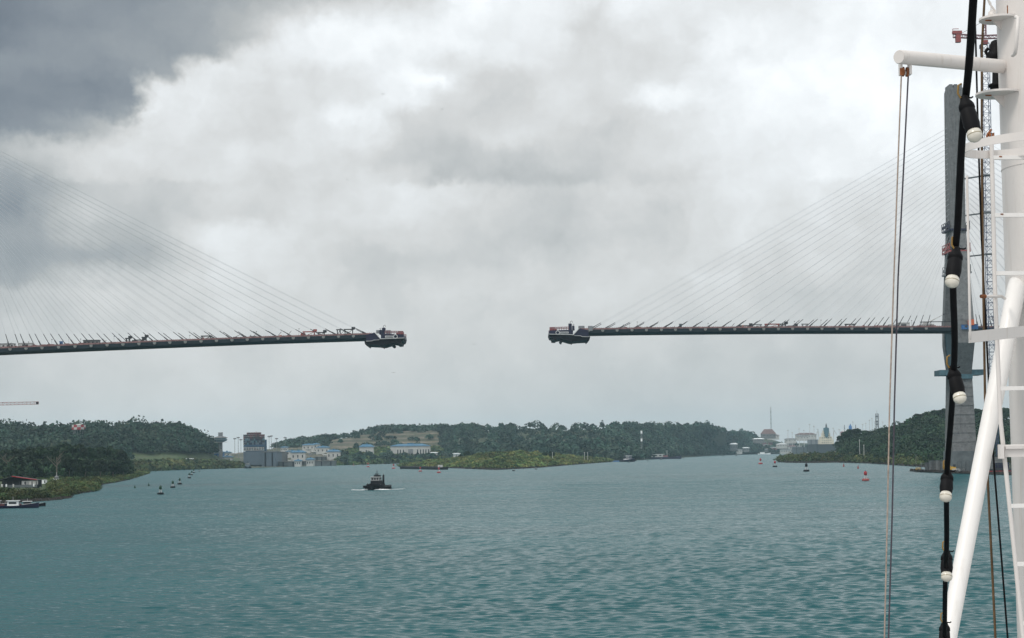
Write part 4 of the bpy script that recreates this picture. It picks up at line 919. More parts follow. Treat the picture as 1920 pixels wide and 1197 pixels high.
# ---------------- boats
def hull_mb(L, B, fb, bow=1.6, draft=.6, n=14, full=.35):
    """bow to -Y"""
    rings = []
    for i in range(n + 1):
        t = i / n; y = -L / 2 + L * t; w = B / 2 * min(1, (max(0.015, t) / full) ** .55) * (1 - .10 * max(0, t - .7) / .3); sh = fb + bow * max(0, 1 - t / .55) ** 1.6
        rings.append([Vector((-w, y, sh)), Vector((-w * .96, y, sh * .5)), Vector((-w * .8, y + (.02 * L if i == 0 else 0), -draft * .3)), Vector((-w * .3, y, -draft)), Vector((w * .3, y, -draft)), Vector((w * .8, y, -draft * .3)), Vector((w * .96, y, sh * .5)), Vector((w, y, sh)), Vector((w * .93, y + .05, sh)), Vector((w * .93, y, sh - .5)), Vector((-w * .93, y, sh - .5)), Vector((-w * .93, y + .05, sh))])
    return MB().loft(rings)
def tug(px, py, s, label, hullm, housem, rz, name='tugboat', detail=True):
    t = empty(name, P(px, py), label, 'tugboat', None, rz); t.scale = (s, s, s * .86)
    hull_mb(25, 9.8, 2.9, 1.5).build('hull', hullm, t)
    f = MB()
    for i in range(9):
        a = math.radians(-70 + i * 17.5); f.tube([(4.6 * math.sin(a), -8.4 - 3.6 * math.cos(a), 1.2), (4.6 * math.sin(a) + .01, -8.4 - 3.6 * math.cos(a), 2.7 + .4 * math.cos(a))], .55, 8)
    f.build('bow_fender', M_BLACKRUB, t)
    MB().box((0, 0, 3.0), (6.2, 11, 2.2), 0, .92).build('deckhouse', M_BLACK if hullm is M_BLACK else housem, t)
    MB().box((0, -1, 5.0), (5.2, 5.4, 2.0), 0, .95).build('bridge_base', hullm, t)
    w = MB().box((0, -1.2, 7.0), (4.8, 4.6, 2.2), 0, .94).build('wheelhouse', housem, t)
    for i in range(3): MB().box((-1.5 + i * 1.5, -3.5, 7.1), (1.15, .14, 1.45)).build('window', M_WIN, w)
    for sx in (-1, 1):
        for i in range(2): MB().box((sx * 2.38, -2.3 + i * 2.0, 7.1), (.14, 1.5, 1.4)).build('window', M_WIN, w)
    MB().box((0, -1.2, 8.25), (5.3, 5.2, .25)).build('roof', housem, t)
    MB().box((0.6, 0, 8.9), (2.6, 2.2, 1.2)).build('searchlight_deck', hullm, t)
    for sx in (-1, 1): MB().tube([(sx * 2.6, 3.4, 3.5), (sx * 2.6, 3.6, 8.8), (sx * 2.5, 4.2, 9.3)], [.62, .55, .5], 10).build('funnel', hullm, t)
    m = MB(); m.tube([(0, .3, 8.5), (0, .3, 12.6)], [.2, .1], 6); m.box((0, .3, 10.4), (2.6, .2, .2)); m.box((0, .3, 11.5), (1.2, .2, .16)); m.box((-.1, .1, 9.9), (1.6, .9, .4)); m.build('signal_mast', M_BLACK, t)
    rl = MB()
    for sx in (-1, 1):
        rl.tube([(sx * 4.8, 10, 2.2), (sx * 4.9, 2, 2.2), (sx * 4.7, -4, 2.5)], .06, 5)
    rl.build('handrail', M_PALE, t)
    MB().tube([(-1.2, -9.3, 2.4), (1.2, -9.3, 2.4)], .6, 10).build('winch', M_STEEL, t)
    for sx in (-1, 1): MB().box((sx * 2.9, -4.8, 3.2), (1.4, .8, .6)).build('life_raft', M_FOAM, t)
    ty = MB()
    for sx in (-1, 1):
        for i in range(6):
            c = Vector((sx * 5.25, -4 + i * 2.6, .9)); ty.tube([c + Vector((0, .5 * math.cos(a), .5 * math.sin(a))) for a in np.linspace(0, 2 * math.pi, 11)], .17, 5, False)
    ty.build('tyre_fender', M_BLACKRUB, t)
    return t
tug(707, 918.5, .76, 'black tugboat with white-framed wheelhouse pushing a white bow wave toward the camera', M_BLACK, M_PALE, math.radians(-14))
def wake():
    r = np.random.RandomState(2); c = P(707, 918.5); c.y += 3.0; m = MB()
    n = 44; X = np.linspace(-7.0, 5.6, n); rings = []
    for i, x in enumerate(X):
        t = (x + .7) / 6.4; h = .42 * max(0, 1 - t * t) ** .6 * r.uniform(.55, 1.25) + .03; yy = -9.6 + 6.0 * abs(t) ** 1.8 * (1.0 if x > 0 else .7)
        w = 1.5 + r.uniform(0, .7); rings.append([Vector((c.x + x, c.y + yy - w, .01)), Vector((c.x + x, c.y + yy - w * .3, h)), Vector((c.x + x, c.y + yy + w * .5, h * .8)), Vector((c.x + x, c.y + yy + w, .01))])
    m.loft(rings)
    for i in range(260):
        s = r.choice((-1, 1)); d = r.uniform(0, 1) ** 1.5; x = c.x + s * (5.5 + d * 5.5); y = c.y - 8 + d * (9 if s < 0 else 16) + r.normal() * (.5 + d * 3.0)
        m.box((x, y, .03), (r.uniform(.2, .9) * (1.2 - d), r.uniform(.2, .8), .09), r.uniform(0, 3))
    tag(m.build('foam_wake', M_FOAM), kind='stuff')
wake()
tug(1178, 866.3, 1.15, 'dark blue tugboat with white wheelhouse moored at the far jetty', M_NAVY, M_FOAM, math.radians(30))
tug(464.5, 878.6, .85, 'small tugboat low under the stern of the container ship', M_HULLGREY, M_BWALL, math.radians(10))

def launch(px, py, L, label, rz, hullm, cabm, canopy=True):
    t = empty('work_launch', P(px, py), label, 'boat', None, rz); s = L / 12
    hull_mb(L, 3.2 * s, .75 * s, .8 * s, .3).build('hull', hullm, t)
    MB().box((0, L * .12, 1.3 * s), (2.0 * s, 3.2 * s, 1.6 * s), 0, .9).build('cabin', cabm, t)
    for sx in (-1, 1): MB().box((sx * .98 * s, L * .12, 1.55 * s), (.06, 2.2 * s, .6 * s)).build('window', M_WIN, t)
    MB().box((0, L * .12, 2.2 * s), (2.5 * s, 3.8 * s, .12)).build('roof', M_FOAM, t)
    MB().tube([(-.95 * s, -L * .1, 1.0 * s), (-.2 * s, -L * .43, 1.5 * s), (.2 * s, -L * .43, 1.5 * s), (.95 * s, -L * .1, 1.0 * s)], .06, 5).build('handrail', M_PALE, t)
    MB().box((0, L * .38, .9 * s), (1.6 * s, 1.2 * s, .9 * s)).build('engine_box', M_MAR, t)
    MB().tube([(0, L * .12, 2.2 * s), (0, L * .12, 3.4 * s)], .04, 5).build('signal_mast', M_PALE, t)
    return t
launch(34, 953, 12.5, 'dark blue launch with pale raised bow off the left point', math.radians(96), M_NAVY, M_FOAM); launch(-2, 950, 10, 'white and grey launch cut by the left edge of the photo', math.radians(80), M_NAVY, M_PALE)
launch(58, 950, 9, 'low dark skiff lying behind the blue launch', math.radians(97), M_BLACK, M_STUB)
for i, (dx, dy, c) in enumerate([(-.3, -1.0, M_ORANGE), (.4, -2.2, M_FOAM), (-.2, 3.4, M_YELLOW)]):
    pass
def floating_dock():
    a, b = P(758, 879.5), P(832, 881); t = empty('floating_dock', (a + b) / 2, 'long low black floating pontoon before the grassy spit', 'pontoon')
    L = (b - a).length; ang = math.atan2(b.y - a.y, b.x - a.x); t.rotation_euler = (0, 0, ang)
    MB().loft([[Vector((x, -4, 0)), Vector((x, -4.2, h)), Vector((x, 4.2, h)), Vector((x, 4, 0))] for x, h in ((-L / 2 - 1.5, 1.7), (-L / 2 + 2, 2.3), (L / 2, 2.2))]).build('hull', M_BLACK, t)
    for x in np.linspace(-L / 2 + 2, L / 2 - 2, 7): MB().lathe([(.25, 2.2), (.25, 2.9), (.4, 3.0), (.4, 3.1)], (x, -3.4, 0), 8).build('bollard', M_STEEL, t)
    MB().box((L * .42, 0, 3.2), (6, 3, 2)).build('deckhouse', M_PALE, t)
floating_dock()
def flat_barge(px0, px1, py, h, hullm, label, house=True):
    a, b = P(px0, py), P(px1, py); t = empty('barge', (a + b) / 2, label, 'barge'); L = (b - a).length
    MB().loft([[Vector((x, -6, 0)), Vector((x, -6, z)), Vector((x, 6, z)), Vector((x, 6, 0))] for x, z in ((-L / 2, h), (L * .38, h), (L / 2 + 1, h * 1.5))]).build('hull', hullm, t)
    if house:
        MB().box((-L * .08, 0, h + 2.2), (L * .5, 8, 4)).build('deckhouse', M_BWALL, t)
        for i in range(6): MB().box((-L * .28 + i * L * .08, -4.05, h + 2.6), (L * .04, .1, 1.6)).build('window', M_WIN, t)
        MB().box((-L * .08, 0, h + 4.5), (L * .56, 9, .5)).build('roof', M_FOAM, t); MB().tube([(L * .25, 0, h), (L * .25, 0, h + 11)], .3, 6).build('signal_mast', M_PALE, t)
        MB().box((L * .2, 0, h + 1.4), (L * .12, 6, 2.6)).build('deck_cargo', M_PINK, t)
    return t
flat_barge(1208, 1244, 861.5, 3.4, M_NAVY, 'long navy barge with white house beside the beacon tower'); flat_barge(1146, 1170, 866, 1.5, M_BLUE, 'flat blue barge left of the moored blue tugboat', False)
def jetty():
    a, b = P(1145, 864.5), P(1215, 861.2); t = empty('jetty', a, 'long pale jetty reaching out from the spit behind the blue tugboat', 'jetty')
    d = b - a; L = d.length; t.rotation_euler = (0, 0, math.atan2(d.y, d.x))
    MB().box((L / 2, 0, 5.2), (L, 5, 1.0)).build('jetty_deck', M_PALE, t)
    for i in range(12): MB().tube([(L * (i + .5) / 12, 0, -1), (L * (i + .5) / 12, 0, 4.8)], .7, 8).build('pile', M_CONC, t)
    MB().box((3, 1, 7.2), (22, 4, 1.6), 0, .8).build('shelter', M_FOAM, t)
    for x, h in ((L * .3, 13), (L * .32, 11), (L * .62, 9)): MB().tube([(x, 0, 5), (x, 0, h)], .25, 6).build('post', M_PALE, t)
jetty()
def beacon(px, py, hpx, label):
    p = P(px, py, 2700); t = empty('range_tower', p, label, 'tower'); h = hpx / F * p.y
    m = MB()
    for k in range(4):
        a = k * math.pi / 2 + .78; m.tube([(5.6 * math.cos(a), 5.6 * math.sin(a), 0), (2.0 * math.cos(a), 2.0 * math.sin(a), h * .32)], .55, 5)
    for z, r in ((.1, 4.5), (.2, 3.3)): 
        for k in range(4): m.bar((r * math.cos(k * math.pi / 2 + .78), r * math.sin(k * math.pi / 2 + .78), h * z), (r * math.cos(k * math.pi / 2 + 2.35), r * math.sin(k * math.pi / 2 + 2.35), h * z), .4)
    m.loft([[Vector((3.6 * math.cos(a), 3.6 * math.sin(a), 0)) for a in (.78, 2.35, 3.93, 5.5)], [Vector((1.7 * math.cos(a), 1.7 * math.sin(a), h * .3)) for a in (.78, 2.35, 3.93, 5.5)]])
    m.build('base_frame', M_BWALL, t)
    MB().lattice((0, 0, h * .32), (0, 0, h), 2.0, 2.6, .28).build('mast', M_STEEL, t)
    for z in (.36, .68, .95): MB().box((0, 0, h * z), (2.6, 2.6, h * .1)).build('white_band', M_FOAM, t)
beacon(1203.5, 862, 54, 'slim beacon tower with white bands on a white tapered base at the jetty')

# ---------------- locks: buildings, ship, towers
def house(px0, px1, ytop, ybot, D, label, roofm=M_ROOFB, wallm=M_BWALL, roof=.22, wins=3, name='lock_building', depth=18, cat='building'):
    a, b = P(px0, ybot, D), P(px1, ybot, D); w = (b - a).length; H = (ybot - ytop) / F * D; wallh = H * (1 - roof)
    t = empty(name, (a + b) / 2, label, cat)
    MB().box((0, 0, wallh / 2 - 2), (w, depth, wallh + 4)).build('wall', wallm, t)
    e = 1.2; r = MB(); r.loft([[Vector((-w / 2 - e, -depth / 2 - e, wallh)), Vector((w / 2 + e, -depth / 2 - e, wallh)), Vector((w / 2 + e, depth / 2 + e, wallh)), Vector((-w / 2 - e, depth / 2 + e, wallh))],
                               [Vector((-w / 2 - e, -depth / 2 - e, wallh + .5)), Vector((w / 2 + e, -depth / 2 - e, wallh + .5)), Vector((w / 2 + e, depth / 2 + e, wallh + .5)), Vector((-w / 2 - e, depth / 2 + e, wallh + .5))],
                               [Vector((-w * .3, -1.5, H)), Vector((w * .3, -1.5, H)), Vector((w * .3, 1.5, H)), Vector((-w * .3, 1.5, H))]])
    ro = r.build('roof', roofm, t)
    if roofm is M_ROOFB: MB().box((0, 0, H + .4), (w * .16, 3, 1.5)).build('roof_vent', roofm, t)
    for i in range(wins):
        x = -w / 2 + (i + .5) * w / wins; MB().box((x, -depth / 2 - .06, wallh * .5), (min(w / wins * .4, 1.6), .12, wallh * .35)).build('window', M_WIN, t)
    MB().box((0, -depth / 2 - .1, wallh - .5), (w + .1, .2, .7)).build('cornice', M_FOAM, t)
    return t
for a in [(547, 573, 845, 863, 2420, 'white blue-roofed lock house between the low waterside pair and the hill'), (614, 638, 843.5, 861, 2560, 'white blue-roofed lock house nearest the shore left of the tall square one'), (594, 618, 837, 850, 2750, 'white blue-roofed lock house just behind and above the shore one'),
          (568, 590, 832.5, 844, 2850, 'small white blue-roofed house high behind the locks'), (586, 600, 831.5, 841, 2900, 'farthest white house with blue roof behind the locks'), (554, 565, 862, 873.5, 2225, 'smallest waterside white hut with blue roof right of the ship'), (576, 589, 859, 873.2, 2290, 'waterside white hut with blue roof right of the smallest one'),
          (528, 540, 837.5, 847, 2780, 'small pale house right of the container ship'), (538, 558, 845, 854, 2650, 'low pale house with blue roof above the lock wall'), (675, 700.5, 833.5, 856, 2700, 'tall square white building with blue roof and one dark door')]:
    house(*a, wins=1 if a[0] == 675 else 3)
big = house(733, 807, 832.5, 855, 2750, 'long white hall with blue roof and a row of tall narrow windows', wins=0, depth=26, roof=.2)
W_ = 74 / F * 2750; Hh = 22.5 / F * 2750 * .8
for x in (14, 19, 24.5, 51, 56.5, 61.5, 66.5, 71.5): MB().box((-W_ / 2 + x / 74 * W_, -13.1, Hh * .4), (1.7, .25, Hh * .5)).build('window', M_WIN, big)
MB().box((-W_ / 2 + 38 / 74 * W_, -13.1, Hh * .42), (8, .3, Hh * .55)).build('gate', M_STEEL, big)
for x in (27, 48): MB().box((-W_ / 2 + x / 74 * W_, -13.4, Hh * .35), (2.4, .9, Hh * .7)).build('buttress', M_BWALL, big)
for a in [(403, 420, 846, 860, 2420, 'blue-clad house left of the tower foot'), (418, 433, 847, 856, 2450, 'small white house with blue roof right of the control tower'), (416, 436, 855, 867, 2360, 'wider white house with blue roof below the control tower'), (417, 431, 867, 878, 2240, 'white hut with blue roof at the water under the control tower'), (400, 412, 862, 877, 2240, 'pale plain house at the foot of the wooded hill')]:
    house(*a, wallm=M_BLUE if a[0] == 403 else M_BWALL, roofm=M_CONC if a[0] == 400 else M_ROOFB, wins=2, depth=12)
house(341, 361, 860, 866, 2050, 'low white shed on the grass below the left hill', roofm=M_FOAM, wins=3, depth=8, name='shore_shed', cat='shed')
house(850, 862, 850, 856, 2350, 'small white shed above the grassy spit beside a dark bush', roofm=M_FOAM, wins=1, depth=8, name='shore_shed', cat='shed')
house(789, 797, 870, 875, 2030, 'little pale block behind the pontoon on the spit', roofm=M_FOAM, wins=1, depth=6, name='shore_shed', cat='shed')
house(808, 820, 848, 855, 2700, 'pale annex at the right end of the long white hall', roofm=M_FOAM, wins=1, depth=8, name='shore_shed', cat='shed')
house(868, 884, 811.5, 815.5, 3080, 'white roof showing among the hilltop trees', roofm=M_FOAM, wallm=M_FOAM, wins=0, depth=10, name='hill_house', cat='house')
def lock_wall(px0, px1, ytop, D, label, th=12, m=M_CONCD):
    a, b = P(px0, ytop, D), P(px1, ytop, D); w = (b - a).length; t = empty('lock_wall', ((a.x + b.x) / 2, (a.y + b.y) / 2, 0), label, 'wall')
    z = (a.z + b.z) / 2; MB().box((0, 0, z / 2 - 1), (w, th, z + 2)).build('wall_block', m, t); MB().box((0, 0, z + .2), (w + 1, th + 1, .7)).build('coping', M_CONC, t)
    for i in range(max(2, int(w / 12))): MB().box((-w / 2 + (i + .5) * w / max(2, int(w / 12)), -th / 2 - .3, z / 2 - .5), (1.4, .7, z)).build('fender_strip', M_BLACK, t)
lock_wall(497, 523, 848, 2250, 'high grey lock wall beside the container ship', 60, M_HULLGREY); lock_wall(523, 534, 848, 2400, 'paler high lock wall right of the grey one', 60, M_CONC); lock_wall(523, 560, 866, 2245, 'low dark lock approach wall right of the ship'); lock_wall(560, 630, 865, 2320, 'long dark lock wall under the shore houses'); lock_wall(436, 456, 866, 2330, 'low lock wall left of the container ship'); lock_wall(592, 610, 857, 2540, 'dark gate housing between two white lock houses', 30, M_CONCD)
def control_tower():
    D = 2350; b = P(414, 874, D); t = empty('control_tower', b, 'lock control tower with wide blue and white observation deck', 'tower'); k = D / F
    MB().box((0, 0, 25 * k), (6 * k, 8 * k, 52 * k)).build('shaft', M_CONC, t)
    MB().lathe([(4 * k, 44 * k), (11 * k, 47 * k), (12.5 * k, 48.5 * k), (12.5 * k, 49.5 * k)], n=20).build('balcony', M_TEAL, t)
    MB().lathe([(11 * k, 49.5 * k), (11 * k, 52.5 * k)], n=20).build('observation_windows', M_TEAL, t)
    MB().lathe([(13.5 * k, 52.5 * k), (13 * k, 53.6 * k), (5 * k, 55.5 * k)], n=8).build('roof', M_CONC, t)
    MB().box((0, 0, 58 * k), (7.5 * k, 7 * k, 8 * k)).build('upper_block', M_STEEL, t); MB().box((0, 0, 62.3 * k), (8 * k, 7.6 * k, .8 * k)).build('roof_slab', M_CONC, t)
    for z in (44.2, 49.8): MB().lathe([(13 * k, z * k), (13 * k, (z + .35) * k)], n=20).build('railing', M_PALE, t)
control_tower()
def container_ship():
    D = 2225; b = P(476, 877, D); t = empty('container_ship', (b.x, b.y, 0), 'large container ship seen from astern between the lock walls', 'ship'); k = D / F
    hw = 21 * k; L = 190
    rings = []
    for y, w, z0 in ((0, .93, 3), (10, 1, 0), (L * .7, 1, 0), (L * .9, .7, 0), (L, .08, 0)):
        rings.append([Vector((-hw * w, y, z0)), Vector((hw * w, y, z0)), Vector((hw * w, y, 30 * k)), Vector((-hw * w, y, 30 * k))])
    MB().loft(rings).build('hull', M_HULLGREY, t)
    MB().box((0, 22, 41 * k), (hw * 1.8, 12, 22 * k)).build('accommodation_block', M_CB, t)
    MB().box((0, 22, 53 * k), (hw * 1.2, 10, 8 * k)).build('bridge_house', M_MAR, t)
    MB().lathe([(4 * k, 58 * k), (3.4 * k, 63 * k)], (0, 30, 0), 12).build('funnel', M_MAR, t)
    MB().tube([(0, 22, 56 * k), (0, 22, 68 * k)], .5, 6).build('radar_mast', M_PALE, t)
    m = MB()
    for z in (32, 34.5, 37): m.box((0, -.1, z * k), (hw * 1.86, .3, .5))
    for x in np.linspace(-.9, .9, 9): m.box((x * hw, -.1, 34.5 * k), (.4, .3, 6 * k))
    m.build('stern_railing', M_PALE, t)
    cols = [M_HULLGREY, M_STUB, M_NAVY, M_TEAL]
    r = random.Random(5); pr = {}
    for row in range(9):
        for c in range(12):
            if row >= 8 and c in (0, 1, 10, 11): continue
            z = 31 * k + row * 2.62 * 1.02; x = (c - 5.5) * hw * 1.84 / 12
            mm = r.choice(cols[:4]) if row < 6 else r.choice([M_MAR, M_MAR, M_STUB, M_MAR])
            if row == 2: mm = M_CB
            if mm.name not in pr:
                e = empty('shipping_container', (0, 0, 0), 'shipping container in the tall stack on the stern of the container ship', 'container', 'containers stacked on the ship')
                MB().box((0, 3, 1.3), (2.44, 6.1, 2.5)).build('box', mm, e); dd = MB(); dd.box((-.6, -.12, 1.3), (1.05, .1, 2.3)); dd.box((.6, -.12, 1.3), (1.05, .1, 2.3)); dd.build('door', mm, e); pr[mm.name] = e
            else: e = copy_tree(pr[mm.name])
            e.location = (b.x + x, b.y + 1 + r.uniform(-.2, .2), z)
container_ship()
def light_mast(px, ytop, ybot, D, label=None, group='tall floodlight masts around the locks', m=M_STEEL, th=.45):
    p = P(px, ybot, D); h = (ybot - ytop) / F * D; t = empty('floodlight_mast', p, label or 'tall thin floodlight mast standing by the locks', 'light mast', group)
    MB().tube([(0, 0, -3), (0, 0, h)], [th, th * .6], 6).build('pole', m, t); MB().lathe([(1.2, h), (2.4, h + .4), (2.4, h + 1.4), (.6, h + 1.9)], n=10).build('lamp_head', m, t)
for px, yt in ((440.5, 824), (447, 822), (452, 826), (505, 820), (509, 819), (519, 824), (513, 833), (535, 822)): light_mast(px, yt, 868, 2500)
tt = empty('turbine_mast', P(362, 835, 2380), 'small mast with tilted crossarm on the crest of the left hill', 'mast'); MB().tube([(0, 0, -2), (0, 0, 14)], .4, 6).build('pole', M_STEEL, tt); MB().bar((-5, 0, 12.5), (9, 0, 14.5), .7).build('crossarm', M_STEEL, tt)
def red_white_tank():
    D = 2060; p = P(148, 838, D); k = D / F; t = empty('water_tank', p, 'red and white chequered water tank on thin legs above the left woods', 'water tank')
    n = 12; zb, zt = 32 * k, 41 * k; a = MB(); b2 = MB()
    for row in range(2):
        for c in range(n):
            A0, A1 = 2 * math.pi * c / n, 2 * math.pi * (c + 1) / n; r0 = 13 * k; z0 = zb + (zt - zb) * row / 2; z1 = zb + (zt - zb) * (row + 1) / 2
            mbx = a if (row + c) % 2 else b2
            mbx.loft([[Vector((r0 * math.cos(A), r0 * math.sin(A), z)) for A in (A0, A1)] + [Vector((r0 * .9 * math.cos(A), r0 * .9 * math.sin(A), z)) for A in (A1, A0)] for z in (z0, z1)])
    a.build('red_panel', M_RED, t); b2.build('white_panel', M_BWALL, t)
    MB().lathe([(11 * k, zb + .3), (11 * k, zt - 1), (2, zt + 1)], n=16).build('tank', M_BWALL, t)
    for i in range(6): A = i * math.pi / 3; MB().tube([(10 * k * math.cos(A), 10 * k * math.sin(A), 0), (10 * k * math.cos(A), 10 * k * math.sin(A), zb)], .5, 6).build('leg', M_STEEL, t)
red_white_tank()

# ---------------- far town and old locks on the right
for a, kw in [((1428, 1453, 805, 820, 4700, 'big steep red roof on the hill crest beside the tall antenna'), dict(roofm=M_ROOFR, wallm=M_CONC, roof=.62, wins=4, name='town_house', cat='house', depth=30)), ((1412, 1432, 822, 829, 4650, 'long low pale roof on the slope left of the red roof'), dict(roofm=M_FOAM, wallm=M_CONC, wins=3, name='town_house', cat='house')),
              ((1369, 1382, 831, 843, 4250, 'white-roofed grey house alone on the far shore'), dict(roofm=M_FOAM, wallm=M_CONC, roof=.2, wins=3, name='town_house', cat='house')), ((1393, 1404, 839, 845, 4250, 'pale shed right of the lone white shore house'), dict(roofm=M_FOAM, wallm=M_CONC, wins=2, name='town_house', cat='house')),
              ((1456, 1475, 832, 838.5, 4500, 'low white long house in the middle of the far shore'), dict(roofm=M_FOAM, wins=4, name='town_house', cat='house')), ((1492, 1530, 812, 822, 4950, 'long reddish roofed hall behind the old locks'), dict(roofm=M_ROOFR, wins=7, name='town_house', cat='house', roof=.35)),
              ((1495, 1515, 816, 824, 4700, 'white block in front of the long reddish hall'), dict(roofm=M_CONC, wins=4, name='town_house', cat='house')), ((1472, 1492, 822, 829, 4700, 'pale flat building left of the white block'), dict(roofm=M_CONC, wins=4, name='town_house', cat='house')),
              ((1440, 1460, 815, 822, 4800, 'dull red roofed row under the antenna'), dict(roofm=M_ROOFR, wins=4, name='town_house', cat='house')), ((1463, 1485, 842, 849, 4350, 'low pale quayside shed by the far water'), dict(roofm=M_CONC, wins=5, name='town_house', cat='house')), ((1478, 1492, 836, 842, 4450, 'pinkish shed above the quayside row'), dict(roofm=M_PINK, wins=2, name='town_house', cat='house')),
              ((1380, 1391, 842, 849, 4250, 'small dull house by the water near the white shore house'), dict(roofm=M_CONC, wins=2, name='town_house', cat='house'))]:
    house(*a, **kw)
lock_wall(1535, 1600, 835, 4300, 'dark lock approach wall below the white ship', 20, M_CONCD); lock_wall(1486, 1512, 839, 4250, 'dark stepped quay wall left of the white ship', 20, M_CONCD); lock_wall(1515, 1533, 825, 4400, 'tall blue-grey lock gate block left of the white ship', 20, M_STEEL)
def antenna(px, ytop, ybot, D, label, w=4, m=M_PINK, t_=.8):
    p = P(px, ybot, D); h = (ybot - ytop) / F * D; t = empty('antenna_mast', p, label, 'antenna')
    MB().lattice((0, 0, -2), (0, 0, h), w, w * 1.8, t_).build('mast', m, t); MB().tube([(0, 0, h), (0, 0, h + 5)], t_ * .5, 5).build('tip', m, t)
    for z in (.4, .55, .8): MB().lathe([(w * .7, h * z), (w * .8, h * z + 2.5)], (0, 0, 0), 8).build('dish', M_STEEL, t)
antenna(1446, 764, 815, 4750, 'tallest lattice antenna, red and grey, beside the steep red roof', 2.0, M_STEEL, .26); antenna(1645, 776, 812, 2600, 'lattice antenna with dishes between the right wood and the old locks', 3.6, M_STEEL, .5)
for i, (px, yt) in enumerate([(1478, 808), (1486, 812), (1499, 805), (1508, 808), (1519, 797), (1527, 800), (1534, 806), (1563, 804), (1574, 806), (1600, 792), (1618, 797), (1624, 795), (1631, 789), (1636, 786), (1641, 792), (1656, 792)]):
    light_mast(px, yt, 842 if px < 1560 else 828, 4500, 'thin floodlight mast rising over the old locks', 'floodlight masts over the old locks', M_PALE, .75)
rt = random.Random(12)
for i in range(34):
    x0 = rt.uniform(1376, 1528); y0 = rt.uniform(827, 845); w = rt.uniform(4, 11)
    t_ = house(x0, x0 + w, y0, y0 + rt.uniform(2.5, 5), 4300 + (846 - y0) * 30, 'small hazy building in the crowded far town', roofm=rt.choice([M_FOAM, M_ROOFR, M_CONC, M_STEEL]), wallm=rt.choice([M_CONC, M_BWALL, M_PINK, M_STEEL]), wins=2, name='town_house', cat='house', depth=12)
    t_['group'] = 'small buildings of the far town'
for i in range(16):
    x0 = rt.uniform(498, 640); y0 = rt.uniform(842, 868); t_ = house(x0, x0 + rt.uniform(3, 7), y0, y0 + rt.uniform(2, 4), 2350 + (872 - y0) * 16, 'tiny pale hut among the lock installations', roofm=rt.choice([M_FOAM, M_CONC, M_STEEL]), wallm=rt.choice([M_CONC, M_STEEL, M_BWALL]), wins=1, name='lock_hut', cat='hut', depth=6)
    t_['group'] = 'tiny huts among the lock installations'
def white_ship():
    D = 4150; b = P(1551, 850, D); k = D / F; t = empty('cargo_ship', (b.x, b.y, 0), 'cream white ship superstructure with tall dark teal funnel in the old locks', 'ship')
    MB().loft([[Vector((-17 * k * w, y, 0)), Vector((17 * k * w, y, 0)), Vector((17 * k * w, y, 18 * k)), Vector((-17 * k * w, y, 18 * k))] for y, w in ((0, .9), (20, 1), (150, 1), (190, .1))]).build('hull', M_STUB, t)
    hs = MB(); hs.box((0, 14, 22 * k), (27 * k, 18, 9 * k)); hs.box((0, 14, 29 * k), (22 * k, 16, 6 * k)); hs.box((0, 14, 35 * k), (15 * k, 14, 8 * k)); hs.box((0, 14, 41 * k), (12 * k, 12, 5 * k)); hs.build('superstructure', mat('cream_paint', (0.66, 0.60, 0.47), 0.6, scale=.1), t)
    for z in (21, 25, 30, 34, 38):
        for x in (-8, -4, 0, 4, 8):
            if abs(x) > 4 and z > 31: continue
            MB().box((x * k, 4.6 + (1 if z > 26 else 0), z * k), (1.2 * k, 1.0, 1.3 * k)).build('window', M_WIN, t)
    MB().loft([[Vector((s * 4.4 * k * w, y, z * k)) for s, y in ((-1, 2), (1, 2), (1, 14), (-1, 14))] for z, w in ((31, .5), (38, .75), (41, 1), (48, 1), (49, .5))]).build('funnel', M_TEAL, t)
    MB().tube([(0, 6, 48 * k), (0, 6, 53 * k), (0, 6, 57 * k)], [1.6 * k, 1.5 * k, .4 * k], 8).build('radar_mast', M_STUB, t)
    for s in (-1, 1): MB().tube([(s * 13 * k, 8, 24 * k), (s * 15 * k, 8, 44 * k)], .7, 6).bar((s * 15 * k, 8, 44 * k), (s * 20 * k, 8, 36 * k), .9).build('deck_crane', M_PALE, t)
white_ship()
def pink_ship():
    D = 3700; b = P(1594, 846, D); k = D / F; t = empty('cargo_ship', (b.x, b.y, 0), 'pinkish ship superstructure with blue and white mast behind the right wood', 'ship')
    MB().box((0, 10, 14 * k), (32 * k, 40, 32 * k)).build('hull', M_STUB, t)
    MB().box((0, 10, 36 * k), (30 * k, 14, 13 * k)).build('superstructure', M_PINK, t); MB().box((0, 10, 44 * k), (24 * k, 12, 4 * k)).build('bridge_house', M_FOAM, t)
    for x in (-9, -5, -1, 3, 7): MB().box((x * k, 3.9, 44 * k), (1.6 * k, .3, 1.6 * k)).build('window', M_WIN, t)
    MB().lathe([(3.2 * k, 46 * k), (2.8 * k, 52 * k), (1.0 * k, 55 * k), (.5 * k, 57 * k)], (3 * k, 10, 0), 10).build('funnel', M_BLUE, t)
    for x in (-8, 13): MB().tube([(x * k, 10, 45 * k), (x * k, 10, 55 * k)], [1.1 * k, .6 * k], 6).build('vent_post', M_STEEL, t)
pink_ship()
def small_boat(px, py, L, label, m):
    t = empty('small_boat', P(px, py), label, 'boat', None, math.pi / 2); hull_mb(L, L * .26, L * .09, L * .06, .4).build('hull', m, t); MB().box((0, L * .15, L * .14), (L * .18, L * .35, L * .12)).build('cabin', M_FOAM, t); MB().box((0, L * .15, L * .205), (L * .2, L * .4, .2)).build('roof', M_PINK, t)
small_boat(1433, 852.8, 30, 'white and pink boat on the far water below the red roof', M_FOAM); small_boat(1512, 851.2, 46, 'long pale boat at the far quay left of the white ship', M_PALE)

